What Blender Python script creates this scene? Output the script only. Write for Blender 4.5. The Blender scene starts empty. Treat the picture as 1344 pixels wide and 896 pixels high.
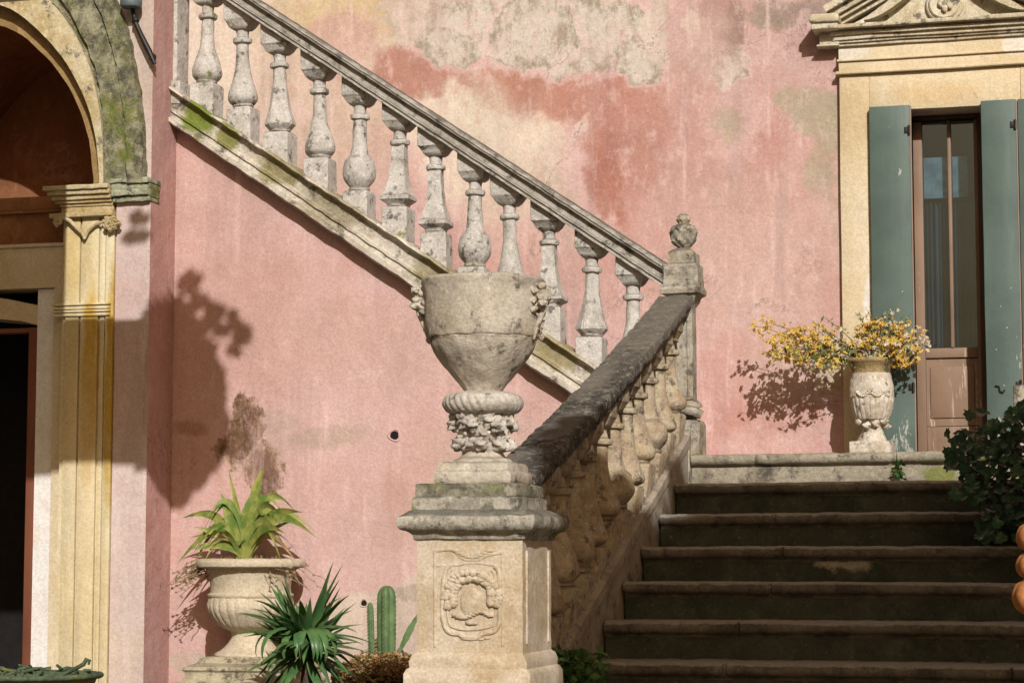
import bpy, bmesh, math, random
from mathutils import Vector, Matrix, noise as mnoise
rnd = random.Random(7)
C = bpy.context.scene.collection
R = math.radians
# ------------------------------------------------------------------ camera, sky, sun
EYE = 0.96
YAW, PIT, F = 0.2748, 0.0983, 3000.0
cd = bpy.data.cameras.new('camera'); cam = bpy.data.objects.new('camera', cd); C.objects.link(cam)
cam.location = (0, 0, EYE); cam.rotation_euler = (math.pi/2 + PIT, 0, YAW)
cd.sensor_width = 36; cd.lens = 36*F/1344; cd.clip_start = .05; cd.clip_end = 2000
bpy.context.scene.camera = cam
SUN = Vector((-.45, 1, -.60)).normalized()          # travel direction of the light
world = bpy.data.worlds.new('World'); bpy.context.scene.world = world; world.use_nodes = True
wn = world.node_tree.nodes; wl = world.node_tree.links
sky = wn.new('ShaderNodeTexSky'); sky.sky_type = 'NISHITA'; sky.sun_disc = False
sky.sun_elevation = math.asin(-SUN.z); sky.sun_rotation = math.atan2(-SUN.x, -SUN.y)
sky.dust_density = 7.0; sky.ozone_density = .4
bg = wn.get('Background') or wn.new('ShaderNodeBackground')
bg.inputs['Strength'].default_value = 0.05
tint = wn.new('ShaderNodeMix'); tint.data_type = 'RGBA'; tint.blend_type = 'MULTIPLY'; tint.inputs[0].default_value = 1
tint.inputs[7].default_value = (.88, .73, .56, 1)        # warm hazy air
wl.new(sky.outputs[0], tint.inputs[6]); wl.new(tint.outputs[2], bg.inputs['Color'])
sd = bpy.data.lights.new('sun', 'SUN'); sun = bpy.data.objects.new('sun', sd); C.objects.link(sun)
sd.energy = 4.1; sd.angle = R(.5); sd.color = (1, .975, .955)
sun.rotation_euler = SUN.to_track_quat('-Z', 'Y').to_euler(); sun.location = (4, -8, 9)
vs = bpy.context.scene.view_settings
vs.view_transform = 'Standard'; vs.look = 'None'; vs.exposure = 0.14; vs.gamma = 1; vs.use_curve_mapping = False
bpy.context.scene.cycles.max_bounces = 6

# ------------------------------------------------------------------ pixel -> place
_F = Vector((-math.sin(YAW)*math.cos(PIT), math.cos(YAW)*math.cos(PIT), math.sin(PIT)))
_R = Vector((math.cos(YAW), math.sin(YAW), 0)); _U = _R.cross(_F)
def ray(px, py): return _F + _R*((px-672)/F) + _U*((448-py)/F)
def at(px, py, Y):
    d = ray(px, py); p = d*(Y/d.y); p.z += EYE; return p
def atx(px, py, X):
    d = ray(px, py); p = d*(X/d.x); p.z += EYE; return p
def zat(py, Y, px=672): return at(px, py, Y).z
def xat(px, Y, py=448): return at(px, py, Y).x
def ppm(p): return F/((Vector(p)-Vector((0, 0, EYE))).dot(_F))    # pixels per metre at a place

# ------------------------------------------------------------------ materials
class N:
    def __init__(s, name):
        s.m = bpy.data.materials.new(name); s.m.use_nodes = True
        s.t = s.m.node_tree; s.b = s.t.nodes['Principled BSDF']; s.l = s.t.links
        s.geo = s.t.nodes.new('ShaderNodeNewGeometry'); s.pos = s.geo.outputs['Position']
    def put(s, sock, v):
        if v is None: return
        if hasattr(v, 'is_output') or isinstance(v, bpy.types.NodeSocket): s.l.new(v, sock)
        else:
            if hasattr(sock, 'default_value') and not isinstance(v, (int, float)) and len(v) == 3 and sock.type == 'RGBA': v = (*v, 1)
            sock.default_value = v
    def mp(s, vec=None, scale=(1, 1, 1), loc=(0, 0, 0), rot=(0, 0, 0), typ='POINT'):
        n = s.t.nodes.new('ShaderNodeMapping'); n.vector_type = typ
        s.put(n.inputs[0], vec or s.pos); n.inputs['Location'].default_value = loc
        n.inputs['Rotation'].default_value = rot; n.inputs['Scale'].default_value = scale
        return n.outputs[0]
    def noise(s, scale, detail=6, rough=.6, vec=None, dist=0, col=False):
        n = s.t.nodes.new('ShaderNodeTexNoise'); s.put(n.inputs['Vector'], vec or s.pos)
        n.inputs['Scale'].default_value = scale; n.inputs['Detail'].default_value = detail
        n.inputs['Roughness'].default_value = rough; n.inputs['Distortion'].default_value = dist
        return n.outputs['Color' if col else 'Fac']
    def voro(s, scale, vec=None, feat='F1'):
        n = s.t.nodes.new('ShaderNodeTexVoronoi'); s.put(n.inputs['Vector'], vec or s.pos); n.feature = feat
        n.inputs['Scale'].default_value = scale; return n.outputs['Distance']
    def rg(s, v, a, b, lo=0, hi=1, smooth=True):
        n = s.t.nodes.new('ShaderNodeMapRange'); n.interpolation_type = 'SMOOTHSTEP' if smooth else 'LINEAR'
        s.put(n.inputs[0], v); n.inputs[1].default_value = a; n.inputs[2].default_value = b
        n.inputs[3].default_value = lo; n.inputs[4].default_value = hi; return n.outputs[0]
    def ma(s, op, a, b=None, c=None, clamp=False):
        n = s.t.nodes.new('ShaderNodeMath'); n.operation = op; n.use_clamp = clamp
        s.put(n.inputs[0], a); s.put(n.inputs[1], b)
        if c is not None: s.put(n.inputs[2], c)
        return n.outputs[0]
    def vm(s, op, a, b=None, sc=None):
        n = s.t.nodes.new('ShaderNodeVectorMath'); n.operation = op
        s.put(n.inputs[0], a); s.put(n.inputs[1], b)
        if sc is not None: n.inputs['Scale'].default_value = sc
        return n.outputs['Value' if op in ('LENGTH', 'DOT_PRODUCT') else 'Vector']
    def mix(s, f, a, b, blend='MIX'):
        n = s.t.nodes.new('ShaderNodeMix'); n.data_type = 'RGBA'; n.blend_type = blend
        s.put(n.inputs[0], f); s.put(n.inputs[6], a); s.put(n.inputs[7], b); return n.outputs[2]
    def sep(s, v):
        n = s.t.nodes.new('ShaderNodeSeparateXYZ'); s.put(n.inputs[0], v); return n.outputs
    def bump(s, h, strength=.3, dist=.01, prev=None):
        n = s.t.nodes.new('ShaderNodeBump'); n.inputs['Strength'].default_value = strength
        n.inputs['Distance'].default_value = dist; s.put(n.inputs['Height'], h)
        if prev is not None: s.l.new(prev, n.inputs['Normal'])
        s.l.new(n.outputs[0], s.b.inputs['Normal']); return n.outputs[0]
    def done(s, col, rough=.9, spec=.2):
        s.put(s.b.inputs['Base Color'], col); s.put(s.b.inputs['Roughness'], rough)
        s.b.inputs['Specular IOR Level'].default_value = spec; return s.m

def warped(n, amp=.3, scale=2.2):
    a = n.noise(scale, 5, .6, col=True); b = n.noise(scale*6, 4, .6, col=True)
    w = n.vm('SCALE', n.vm('SUBTRACT', a, (.5, .5, .5)), sc=amp)
    w2 = n.vm('SCALE', n.vm('SUBTRACT', b, (.5, .5, .5)), sc=amp*.35)
    return n.vm('ADD', n.vm('ADD', n.pos, w), w2)

def plaster(name, base, blobs=(), Y=12.1, var=None, streak=.5, seed=0, wamp=.34, grain=1.0, flake=1.0):
    """lime plaster; blobs = (px, py, rx, ry, angle, colour, strength, softness) patches of other coats, given on the wall plane Y"""
    n = N(name); wp = warped(n, wamp)
    var = var or tuple(c*.82 for c in base)
    col = n.mix(n.rg(n.noise(1.3, 7, .65, n.mp(loc=(seed, 0, seed))), .35, .68), base, var)
    hi = tuple(min(1, c*1.12+.03) for c in base)
    col = n.mix(n.rg(n.noise(3.1, 8, .7, n.mp(loc=(seed+9, 3, 0))), .5, .75, 0, .55), col, hi)
    brk = n.ma('ADD', n.ma('MULTIPLY', n.noise(9, 7, .75), .6), n.ma('MULTIPLY', n.noise(1, 6, .7, n.mp(scale=(6, 6, 1.5))), .5))
    mod = n.rg(n.noise(4.2, 8, .75, n.mp(loc=(2, seed, 8))), .3, .52, .7, 1)
    tone = n.rg(n.noise(1, 7, .7, n.mp(scale=(5, 5, 2.2), loc=(seed, 8, 8))), .4, .7)
    mot = n.ma('ADD', n.ma('MULTIPLY', n.noise(8, 9, .8, n.mp(loc=(seed, 6, 1))), .6), n.ma('MULTIPLY', n.noise(1, 8, .75, n.mp(scale=(20, 20, 8))), .4))
    rimc = tuple(min(.7, x*.9+.14) for x in base)
    for (px, py, rx, ry, ang, c, st, so) in blobs:
        p = at(px, py, Y); k = ppm(p)
        v = n.mp(wp, scale=(rx/k, 50, ry/k), loc=tuple(p), rot=(0, R(ang), 0), typ='TEXTURE')
        d = n.ma('ADD', n.vm('LENGTH', v), n.ma('MULTIPLY', n.ma('SUBTRACT', brk, .55), .9))
        if isinstance(c, tuple) and len(c) == 2:     # plaster gone: mottled undercoat with a crisp ragged edge and a pale rim
            c, c2 = c
            inner = n.mix(n.rg(n.ma('ADD', mot, n.ma('MULTIPLY', n.ma('SUBTRACT', d, .55), .12)), .47, .60), c, c2)
            if so < .25: col = n.mix(n.rg(d, 1.06, 1.30, .55, 0), col, rimc)
            else: d = n.ma('ADD', d, n.ma('MULTIPLY', n.ma('SUBTRACT', mot, .5), 3.0))
            col = n.mix(n.rg(d, 1-so*.2, 1+so*.2, st, 0), col, inner)
        else:
            f = n.ma('MULTIPLY', n.rg(d, 1-so, 1+so, st, 0), mod)
            col = n.mix(f, col, n.mix(tone, c, tuple(x*.8 for x in c)))
    fl1 = n.noise(2.6, 10, .78, n.mp(wp, loc=(seed+2, 5, 1)))
    col = n.mix(n.rg(fl1, .605, .625, 0, .40*flake), col, rimc)
    fl2 = n.noise(3.3, 10, .78, n.mp(wp, scale=(1, 1, .6), loc=(seed+7, 1, 1)))
    col = n.mix(n.rg(fl2, .60, .64, 0, .45*flake), col, tuple(c*q for c, q in zip(base, (.86, .72, .68))))
    hm = n.noise(1, 8, .75, n.mp(scale=(13, 13, 8), loc=(seed, 11, 1)))
    col = n.mix(n.rg(hm, .50, .68, 0, .42*flake), col, tuple(c*q for c, q in zip(base, (.86, .70, .62))))
    col = n.mix(n.rg(hm, .50, .34, 0, .5*flake), col, tuple(min(.75, c*1.06+.05) for c in base))
    hm2 = n.noise(1, 8, .8, n.mp(scale=(30, 30, 18), loc=(seed, 4, 6)))
    col = n.mix(n.rg(hm2, .53, .68, 0, .38*flake), col, tuple(c*q for c, q in zip(base, (.80, .74, .58))))
    ck = n.ma('ABSOLUTE', n.ma('SUBTRACT', n.noise(1.7, 10, .62, n.mp(loc=(seed+5, 2, 2)), dist=.6), .5))
    ckm = n.rg(n.noise(1.1, 4, .6, n.mp(loc=(1, seed, 4))), .52, .60)
    col = n.mix(n.ma('MULTIPLY', n.rg(ck, .0015, .0045, .8*flake, 0), ckm), col, tuple(c*.42 for c in base))
    # run-off streaks (rain washing) and fine grain
    s = n.noise(1, 6, .62, n.mp(scale=(7, 7, .7), loc=(seed, 1, 2)))
    col = n.mix(n.rg(s, .52, .75, 0, .35*streak), col, tuple(c*.62 for c in base))
    s2 = n.noise(1, 5, .6, n.mp(scale=(13, 13, 1.6), loc=(seed, 5, 2)))
    col = n.mix(n.rg(s2, .56, .78, 0, .4*streak), col, tuple(min(1, c*1.25+.06) for c in base))
    g = n.noise(85, 5, .75)
    col = n.mix(n.rg(g, .3, .7, .28*grain, 0), col, (.25, .18, .14), 'MULTIPLY')
    sp = n.rg(n.voro(26, wp), .0, .085, .55, 0)
    spm = n.rg(n.noise(2.1, 4, .6, n.mp(loc=(4, 4, seed))), .55, .66)
    col = n.mix(n.ma('MULTIPLY', sp, spm), col, tuple(c*.45 for c in base))
    h1 = n.bump(n.noise(5, 9, .62), .5, .03)
    n.bump(g, .25, .003, h1)
    return n.done(col, .95, .12)

def stone(name, base, dark, moss=0., lichen=0., top=0., ochre=0., sc=1., seed=0, bump=1., spots=(), topcol=(.07, .065, .055), speck=0, pits=1):
    n = N(name); wp = warped(n, .1, 6)
    a = n.noise(4*sc, 8, .68, n.mp(loc=(seed, seed, 0)))
    col = n.mix(n.rg(a, .38, .66), base, dark)
    lt = tuple(min(1, c*1.25+.02) for c in base)
    col = n.mix(n.rg(n.noise(11*sc, 7, .7, n.mp(loc=(3, seed, 1))), .5, .7, 0, .7), col, lt)
    if ochre: col = n.mix(n.rg(n.noise(3*sc, 5, .6, n.mp(loc=(8, 2, seed))), .48, .64, 0, ochre), col, (.42, .27, .09))
    if lichen:
        b = n.noise(7*sc, 8, .75, n.mp(loc=(1, 7, seed)))
        col = n.mix(n.rg(b, .56-.16*lichen, .64, 0, .85), col, (.075, .068, .055))
        c2 = n.noise(38*sc, 4, .7)
        col = n.mix(n.rg(c2, .62, .7, 0, .5*lichen), col, (.45, .44, .38))
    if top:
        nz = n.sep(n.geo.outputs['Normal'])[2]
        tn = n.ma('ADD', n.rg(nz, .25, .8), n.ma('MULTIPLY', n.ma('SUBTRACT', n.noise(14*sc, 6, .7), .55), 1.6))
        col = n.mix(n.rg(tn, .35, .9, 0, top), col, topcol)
    if moss:
        mm = n.noise(2.6*sc, 7, .7, n.mp(loc=(5, seed, 9)))
        mc = n.mix(n.rg(n.noise(30, 4, .6), .4, .6), (.13, .17, .035), (.24, .23, .07))
        col = n.mix(n.rg(mm, .64-.2*moss, .70-.1*moss, 0, .9), col, mc)
    if speck:
        col = n.mix(n.rg(n.noise(19, 7, .75), .50, .60, 0, .75*speck), col, (.30, .27, .21))
        col = n.mix(n.rg(n.noise(46, 5, .7), .56, .64, 0, .8*speck), col, (.44, .42, .36))
    for (p, r, c, st) in spots:
        v = n.mp(wp, scale=r, loc=p, typ='TEXTURE')
        d = n.ma('ADD', n.vm('LENGTH', v), n.ma('MULTIPLY', n.ma('SUBTRACT', n.noise(22, 6, .7), .5), 1.1))
        col = n.mix(n.rg(d, .7, 1.25, st, 0), col, c)
    g = n.noise(90, 5, .75)
    col = n.mix(n.rg(g, .3, .7, .4, 0), col, (.22, .2, .17), 'MULTIPLY')
    pit = n.rg(n.voro(34*sc, wp), 0, .1, .65*pits, 0)
    col = n.mix(n.ma('MULTIPLY', pit, n.rg(a, .45, .6)), col, tuple(c*.35 for c in dark))
    h = n.bump(n.noise(16*sc, 9, .72), .55*bump, .02)
    n.bump(g, .4*bump, .004, h)
    return n.done(col, .93, .15)

def paint(name, base, chips, amount=.3, rough=.6, scale=(8, 8, 2), seed=0, dirt=(.05, .04, .03), lowz=None):
    n = N(name)
    w = n.noise(3, 5, .6, n.mp(loc=(seed, 0, 0)))
    col = n.mix(n.rg(w, .35, .7), base, tuple(c*.78 for c in base))
    col = n.mix(n.rg(n.noise(1, 7, .65, n.mp(scale=(14, 14, 1.1), loc=(seed, 3, 1))), .5, .75, 0, .5), col, tuple(min(1, c*1.25+.02) for c in base))
    ch = n.noise(1, 9, .72, n.mp(scale=tuple(s*1.6 for s in scale), loc=(seed*3, 1, 0)))
    f = n.rg(ch, .74-.2*amount, .76-.2*amount, 0, .95)
    if lowz:
        z = n.sep(n.pos)[2]
        f2 = n.rg(n.ma('SUBTRACT', n.noise(1, 9, .75, n.mp(scale=(18, 18, 5))), n.ma('MULTIPLY', n.ma('SUBTRACT', z, lowz), .6)), .42, .46, 0, .9)
        f = n.ma('MAXIMUM', f, f2)
    col = n.mix(f, col, chips)
    col = n.mix(n.rg(n.noise(20, 6, .7), .62, .75, 0, .4), col, dirt)
    n.bump(n.ma('ADD', n.noise(40, 5, .6), f), .25, .004)
    return n.done(col, rough, .3)

def leafmat(name, a, b, scale=6, rough=.5, trans=.25, along=None):
    n = N(name)
    col = n.mix(n.rg(n.noise(scale, 4, .6), .38, .62), a, b)
    col = n.mix(n.rg(n.noise(scale*9, 3, .6), .6, .75, 0, .4), col, tuple(c*.5 for c in a))
    m = n.done(col, rough, .35)
    tr = n.t.nodes.new('ShaderNodeBsdfTranslucent'); n.l.new(col, tr.inputs[0])
    mx = n.t.nodes.new('ShaderNodeMixShader'); mx.inputs[0].default_value = trans
    out = n.t.nodes['Material Output']
    n.l.new(n.b.outputs[0], mx.inputs[1]); n.l.new(tr.outputs[0], mx.inputs[2]); n.l.new(mx.outputs[0], out.inputs[0])
    return m

def plain(name, c, rough=.8, spec=.2, metal=0.):
    n = N(name); col = n.mix(n.rg(n.noise(18, 5, .65), .35, .7), c, tuple(x*.6 for x in c))
    n.b.inputs['Metallic'].default_value = metal
    n.bump(n.noise(60, 4, .6), .2, .003)
    return n.done(col, rough, spec)

# ------------------------------------------------------------------ mesh helpers
def new_obj(name, me, mat, parent=None):
    o = bpy.data.objects.new(name, me); C.objects.link(o)
    for m in (mat if isinstance(mat, (list, tuple)) else [mat]): me.materials.append(m)
    if parent: o.parent = parent; o.matrix_parent_inverse = Matrix.Translation(-parent.location) if parent.type == 'EMPTY' else Matrix()
    return o
def finish(bm, name, mat, parent=None, ang=38, rough=0, rs=9, normals=True):
    if rough:
        for v in bm.verts:
            q = v.co*rs; a = mnoise.noise_vector(q); b = mnoise.noise_vector(q*3.1)
            v.co += a*rough + b*rough*.5
    if normals: bmesh.ops.recalc_face_normals(bm, faces=bm.faces)
    me = bpy.data.meshes.new(name); bm.to_mesh(me); bm.free()
    for p in me.polygons: p.use_smooth = True
    me.set_sharp_from_angle(angle=R(ang))
    return new_obj(name, me, mat, parent)
def polys(name, V, Fc, mat, parent=None, smooth=True, mi=None):
    me = bpy.data.meshes.new(name); me.from_pydata(V, [], Fc); me.update()
    if mi: me.polygons.foreach_set('material_index', mi)
    if smooth:
        for p in me.polygons: p.use_smooth = True
    return new_obj(name, me, mat, parent)
def box(bm, x0, x1, y0, y1, z0, z1, bev=0, sub=0):
    b = bmesh.new() if (bev or sub) else bm
    vs_ = [b.verts.new((x, y, z)) for x in (x0, x1) for y in (y0, y1) for z in (z0, z1)]
    for f in ((0, 1, 3, 2), (4, 6, 7, 5), (0, 4, 5, 1), (2, 3, 7, 6), (0, 2, 6, 4), (1, 5, 7, 3)): b.faces.new([vs_[i] for i in f])
    if b is bm: return
    if sub:
        for ax, L in ((0, x1-x0), (1, y1-y0), (2, z1-z0)):
            k = int(abs(L)/sub)
            for i in range(1, k+1):
                c = [0, 0, 0]; c[ax] = (x0, y0, z0)[ax] + L*i/(k+1); nn = [0, 0, 0]; nn[ax] = 1
                bmesh.ops.bisect_plane(b, geom=b.verts[:]+b.edges[:]+b.faces[:], plane_co=c, plane_no=nn)
    if bev:
        bmesh.ops.recalc_face_normals(b, faces=b.faces)
        ed = [e for e in b.edges if len(e.link_faces) == 2 and e.calc_face_angle(0) > .5]
        bmesh.ops.bevel(b, geom=ed, offset=bev, segments=2, affect='EDGES', profile=.5)
    me = bpy.data.meshes.new('t'); b.to_mesh(me); b.free(); bm.from_mesh(me); bpy.data.meshes.remove(me)
def lathe(bm, prof, c=(0, 0, 0), seg=32, rot=0, mod=None, sq=None):
    """prof (r, z); sq: function z -> squareness; seg=4 gives a square moulding whose half width is r"""
    rings = []
    for (r, z) in prof:
        ring = []
        for i in range(seg):
            a = 2*math.pi*(i+.5)/seg + rot
            k = 1/math.cos(math.pi/seg) if seg <= 8 else 1
            rr = r*k
            if mod: rr = mod(r, z, a)
            ring.append(bm.verts.new((c[0]+rr*math.cos(a), c[1]+rr*math.sin(a), c[2]+z)))
        rings.append(ring)
    for A, B in zip(rings, rings[1:]):
        for i in range(seg): bm.faces.new((A[i], A[(i+1) % seg], B[(i+1) % seg], B[i]))
    if prof[0][0] > 1e-4: bm.faces.new(rings[0][::-1])
    if prof[-1][0] > 1e-4: bm.faces.new(rings[-1])
def dense(prof, step):
    out = [prof[0]]
    for a, b in zip(prof, prof[1:]):
        L = math.hypot(b[0]-a[0], b[1]-a[1]); k = max(1, int(L/step))
        for i in range(1, k+1): out.append((a[0]+(b[0]-a[0])*i/k, a[1]+(b[1]-a[1])*i/k))
    return out
def curve(prof, k=4):
    """Catmull-Rom through profile points"""
    P = [prof[0]]+list(prof)+[prof[-1]]; out = []
    for i in range(1, len(P)-2):
        for j in range(k):
            t = j/k; o = []
            for d in range(len(P[0])):
                p0, p1, p2, p3 = P[i-1][d], P[i][d], P[i+1][d], P[i+2][d]
                o.append(.5*(2*p1+(p2-p0)*t+(2*p0-5*p1+4*p2-p3)*t*t+(3*p1-p0-3*p2+p3)*t**3))
            out.append(tuple(o))
    out.append(tuple(prof[-1])); return out
def sweep(bm, sect, ends, n=40, cap=True):
    """sect: closed list of (offset, v); ends: function t -> list of points for sect"""
    rings = []
    for i in range(n+1):
        rings.append([bm.verts.new(p) for p in ends(i/n)])
    m = len(rings[0])
    for A, B in zip(rings, rings[1:]):
        for i in range(m): bm.faces.new((A[i], A[(i+1) % m], B[(i+1) % m], B[i]))
    if cap: bm.faces.new(rings[0][::-1]); bm.faces.new(rings[-1])
def prism(bm, pts, y0, y1):
    """closed outline of (x, z), from y0 (front) to y1 (back)"""
    a = [bm.verts.new((p[0], y0, p[1])) for p in pts]; b = [bm.verts.new((p[0], y1, p[1])) for p in pts]
    m = len(pts); bm.faces.new(a); bm.faces.new(b[::-1])
    for i in range(m): bm.faces.new((a[i], b[i], b[(i+1) % m], a[(i+1) % m]))
def ribbon(bm, A, B, y0, y1):
    """band between two open curves of (x, z) with the same count, given thickness"""
    a0 = [bm.verts.new((p[0], y0, p[1])) for p in A]; b0 = [bm.verts.new((p[0], y0, p[1])) for p in B]
    a1 = [bm.verts.new((p[0], y1, p[1])) for p in A]; b1 = [bm.verts.new((p[0], y1, p[1])) for p in B]
    for i in range(len(A)-1):
        bm.faces.new((a0[i], a0[i+1], b0[i+1], b0[i])); bm.faces.new((a1[i], b1[i], b1[i+1], a1[i+1]))
        bm.faces.new((a0[i], a1[i], a1[i+1], a0[i+1])); bm.faces.new((b0[i], b0[i+1], b1[i+1], b1[i]))
    bm.faces.new((a0[0], b0[0], b1[0], a1[0])); bm.faces.new((a0[-1], a1[-1], b1[-1], b0[-1]))
def tube(bm, pts, r, seg=6):
    pts = [Vector(p) for p in pts]; rings = []
    for i, p in enumerate(pts):
        t = (pts[min(i+1, len(pts)-1)]-pts[max(i-1, 0)]).normalized()
        u = t.cross(Vector((0, 1, .13))).normalized(); w = t.cross(u)
        rr = r[i] if isinstance(r, (list, tuple)) else r
        rings.append([bm.verts.new(p+(u*math.cos(2*math.pi*k/seg)+w*math.sin(2*math.pi*k/seg))*rr) for k in range(seg)])
    for A, B in zip(rings, rings[1:]):
        for i in range(seg): bm.faces.new((A[i], A[(i+1) % seg], B[(i+1) % seg], B[i]))
    bm.faces.new(rings[0][::-1]); bm.faces.new(rings[-1])
def blobby(bm, c, r, squash=(1, 1, 1), sub=2, amp=.25, fr=3):
    b = bmesh.new(); bmesh.ops.create_icosphere(b, subdivisions=sub, radius=1)
    for v in b.verts:
        k = 1+amp*mnoise.noise(v.co*fr+Vector(c)*7)
        v.co = Vector((v.co.x*squash[0]*r*k+c[0], v.co.y*squash[1]*r*k+c[1], v.co.z*squash[2]*r*k+c[2]))
    me = bpy.data.meshes.new('t'); b.to_mesh(me); b.free(); bm.from_mesh(me); bpy.data.meshes.remove(me)
def thing(name, label, cat, loc=(0, 0, 0), group=None):
    o = bpy.data.objects.new(name, None); C.objects.link(o); o.location = loc; o.empty_display_size = .1
    return tag(o, label, cat, group)
def tag(o, label=None, cat=None, group=None, kind=None):
    if label: o['label'] = label
    if cat: o['category'] = cat
    if group: o['group'] = group
    if kind: o['kind'] = kind
    return o

# ------------------------------------------------------------------ key places
Y0, X0, LZ = 10.8185, -2.1545, 1.4984      # landing edge, left end of the steps, landing height
RIS, TRD = .15, .361
YF = 10.95        # face of the pink wall under the upper flight
YW = 12.10        # facade behind
XC = xat(228, YF)                            # inner corner stair wall / wing
_d = ray(195, 448); YP = XC*_d.y/_d.x        # front plane of the wing
NX = -2.235       # axis of the lower balustrade

# ------------------------------------------------------------------ materials used
pink, pinkd = (.56, .395, .365), (.52, .31, .27)
cream, grey_p, ochre_p = (.69, .61, .49), (.40, .37, .31), (.56, .45, .24)
deep = (.43, .215, .165); olive = (.33, .28, .13); pale = (.58, .44, .38)
loss = ((.56, .51, .44), (.30, .265, .20)); loss_pale = ((.56, .47, .40), (.42, .38, .31)); brick = ((.12, .065, .035), (.34, .22, .14))
M = {}
FB = [
    (1000, 40, 150, 90, 0, (.45, .30, .27), .5, .5),
    (330, 60, 170, 150, 0, cream, .95, .4), (560, 110, 150, 70, 20, cream, .9, .35),
    (640, 190, 105, 95, 20, cream, .9, .3), (420, 160, 120, 90, 30, (.54, .42, .33), .8, .4),
    (700, 245, 60, 40, 30, (.55, .46, .36), .7, .4), (700, 300, 90, 50, 20, (.52, .38, .31), .6, .5),
    (480, 15, 110, 40, 0, ochre_p, .8, .4), (370, 30, 50, 40, 0, ochre_p, .5, .5), (455, 52, 46, 44, 10, (.54, .36, .31), .8, .3),
    (640, 85, 90, 42, 12, deep, .9, .22), (825, 165, 50, 100, 5, deep, .9, .3), (800, 240, 22, 60, 0, (.36, .15, .105), .8, .4), (770, 120, 100, 42, 8, deep, .85, .25),
    (700, 120, 70, 40, 10, (.44, .22, .16), .8, .3),
    (545, 90, 62, 40, 0, (.42, .20, .15), .9, .2), (900, 225, 60, 60, 0, (.46, .25, .2), .5, .5), (880, 130, 50, 60, 0, (.46, .26, .21), .6, .4),
    (1005, 210, 22, 60, 8, (.45, .24, .2), .7, .4), (990, 250, 40, 30, 0, (.46, .27, .22), .5, .4), (830, 330, 60, 60, 0, (.46, .25, .2), .5, .5), (880, 430, 40, 60, 0, (.46, .25, .2), .4, .5),
    (640, 30, 112, 50, 8, loss, 1, .2), (590, 66, 50, 30, 25, loss, 1, .2), (765, 46, 100, 54, 12, loss, 1, .2), (838, 84, 34, 32, 20, loss, 1, .2), (700, 40, 60, 50, 0, loss, 1, .2), (540, 15, 45, 40, 0, loss_pale, .8, .3),
    (868, 40, 14, 50, 0, loss_pale, .9, .3), (855, 45, 12, 22, 0, (.62, .54, .46), .9, .2), (905, 30, 12, 14, 0, (.60, .50, .42), .9, .2), (800, 5, 14, 10, 0, (.62, .54, .46), .9, .2),
    (962, 40, 15, 38, 0, (.25, .16, .125), .85, .25), (940, 15, 26, 34, 0, (.34, .22, .19), .7, .3), (1040, 10, 60, 22, 0, ((.27, .21, .18), (.38, .29, .25)), .9, .3), (1010, 30, 34, 12, 0, (.3, .26, .2), .7, .3),
    (955, 88, 26, 20, -20, loss, .9, .2), (925, 60, 40, 40, 0, (.50, .36, .31), .6, .4),
    (762, 168, 8, 18, 10, (.60, .46, .40), .95, .15), (640, 160, 40, 60, 0, (.56, .5, .4), .6, .4),
    (1050, 140, 46, 26, 20, (.36, .33, .23), .85, .3), (1085, 195, 20, 60, 8, (.37, .34, .23), .8, .3), (948, 155, 22, 18, 0, (.38, .34, .24), .7, .35), (965, 175, 14, 22, 0, (.40, .35, .24), .6, .35), (1100, 260, 8, 80, 0, (.38, .33, .22), .6, .4),
    (1000, 330, 130, 100, 0, (.53, .38, .32), .6, .5), (760, 380, 110, 50, 0, (.48, .29, .245), .5, .5),
    (1045, 480, 55, 60, 0, (.55, .41, .33), .6, .5), (1000, 548, 90, 22, 0, (.48, .25, .2), .6, .5), (1098, 490, 24, 22, 0, (.42, .37, .16), .7, .3), (1085, 470, 30, 30, 0, (.58, .48, .38), .7, .3),
]
CUTS = (640, 880)       # one plaster in three strips so that each node tree stays small
for nm, a_, b_ in (('facade_left', -900, CUTS[0]), ('facade', CUTS[0], CUTS[1]), ('facade_right', CUTS[1], 2500)):
    M[nm] = plaster(nm+'_plaster', pink, [b for b in FB if b[0]-1.9*max(b[2], b[3])-45 < b_ and b[0]+1.9*max(b[2], b[3])+45 > a_], Y=YW, var=pinkd, seed=3, streak=1.3)
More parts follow.
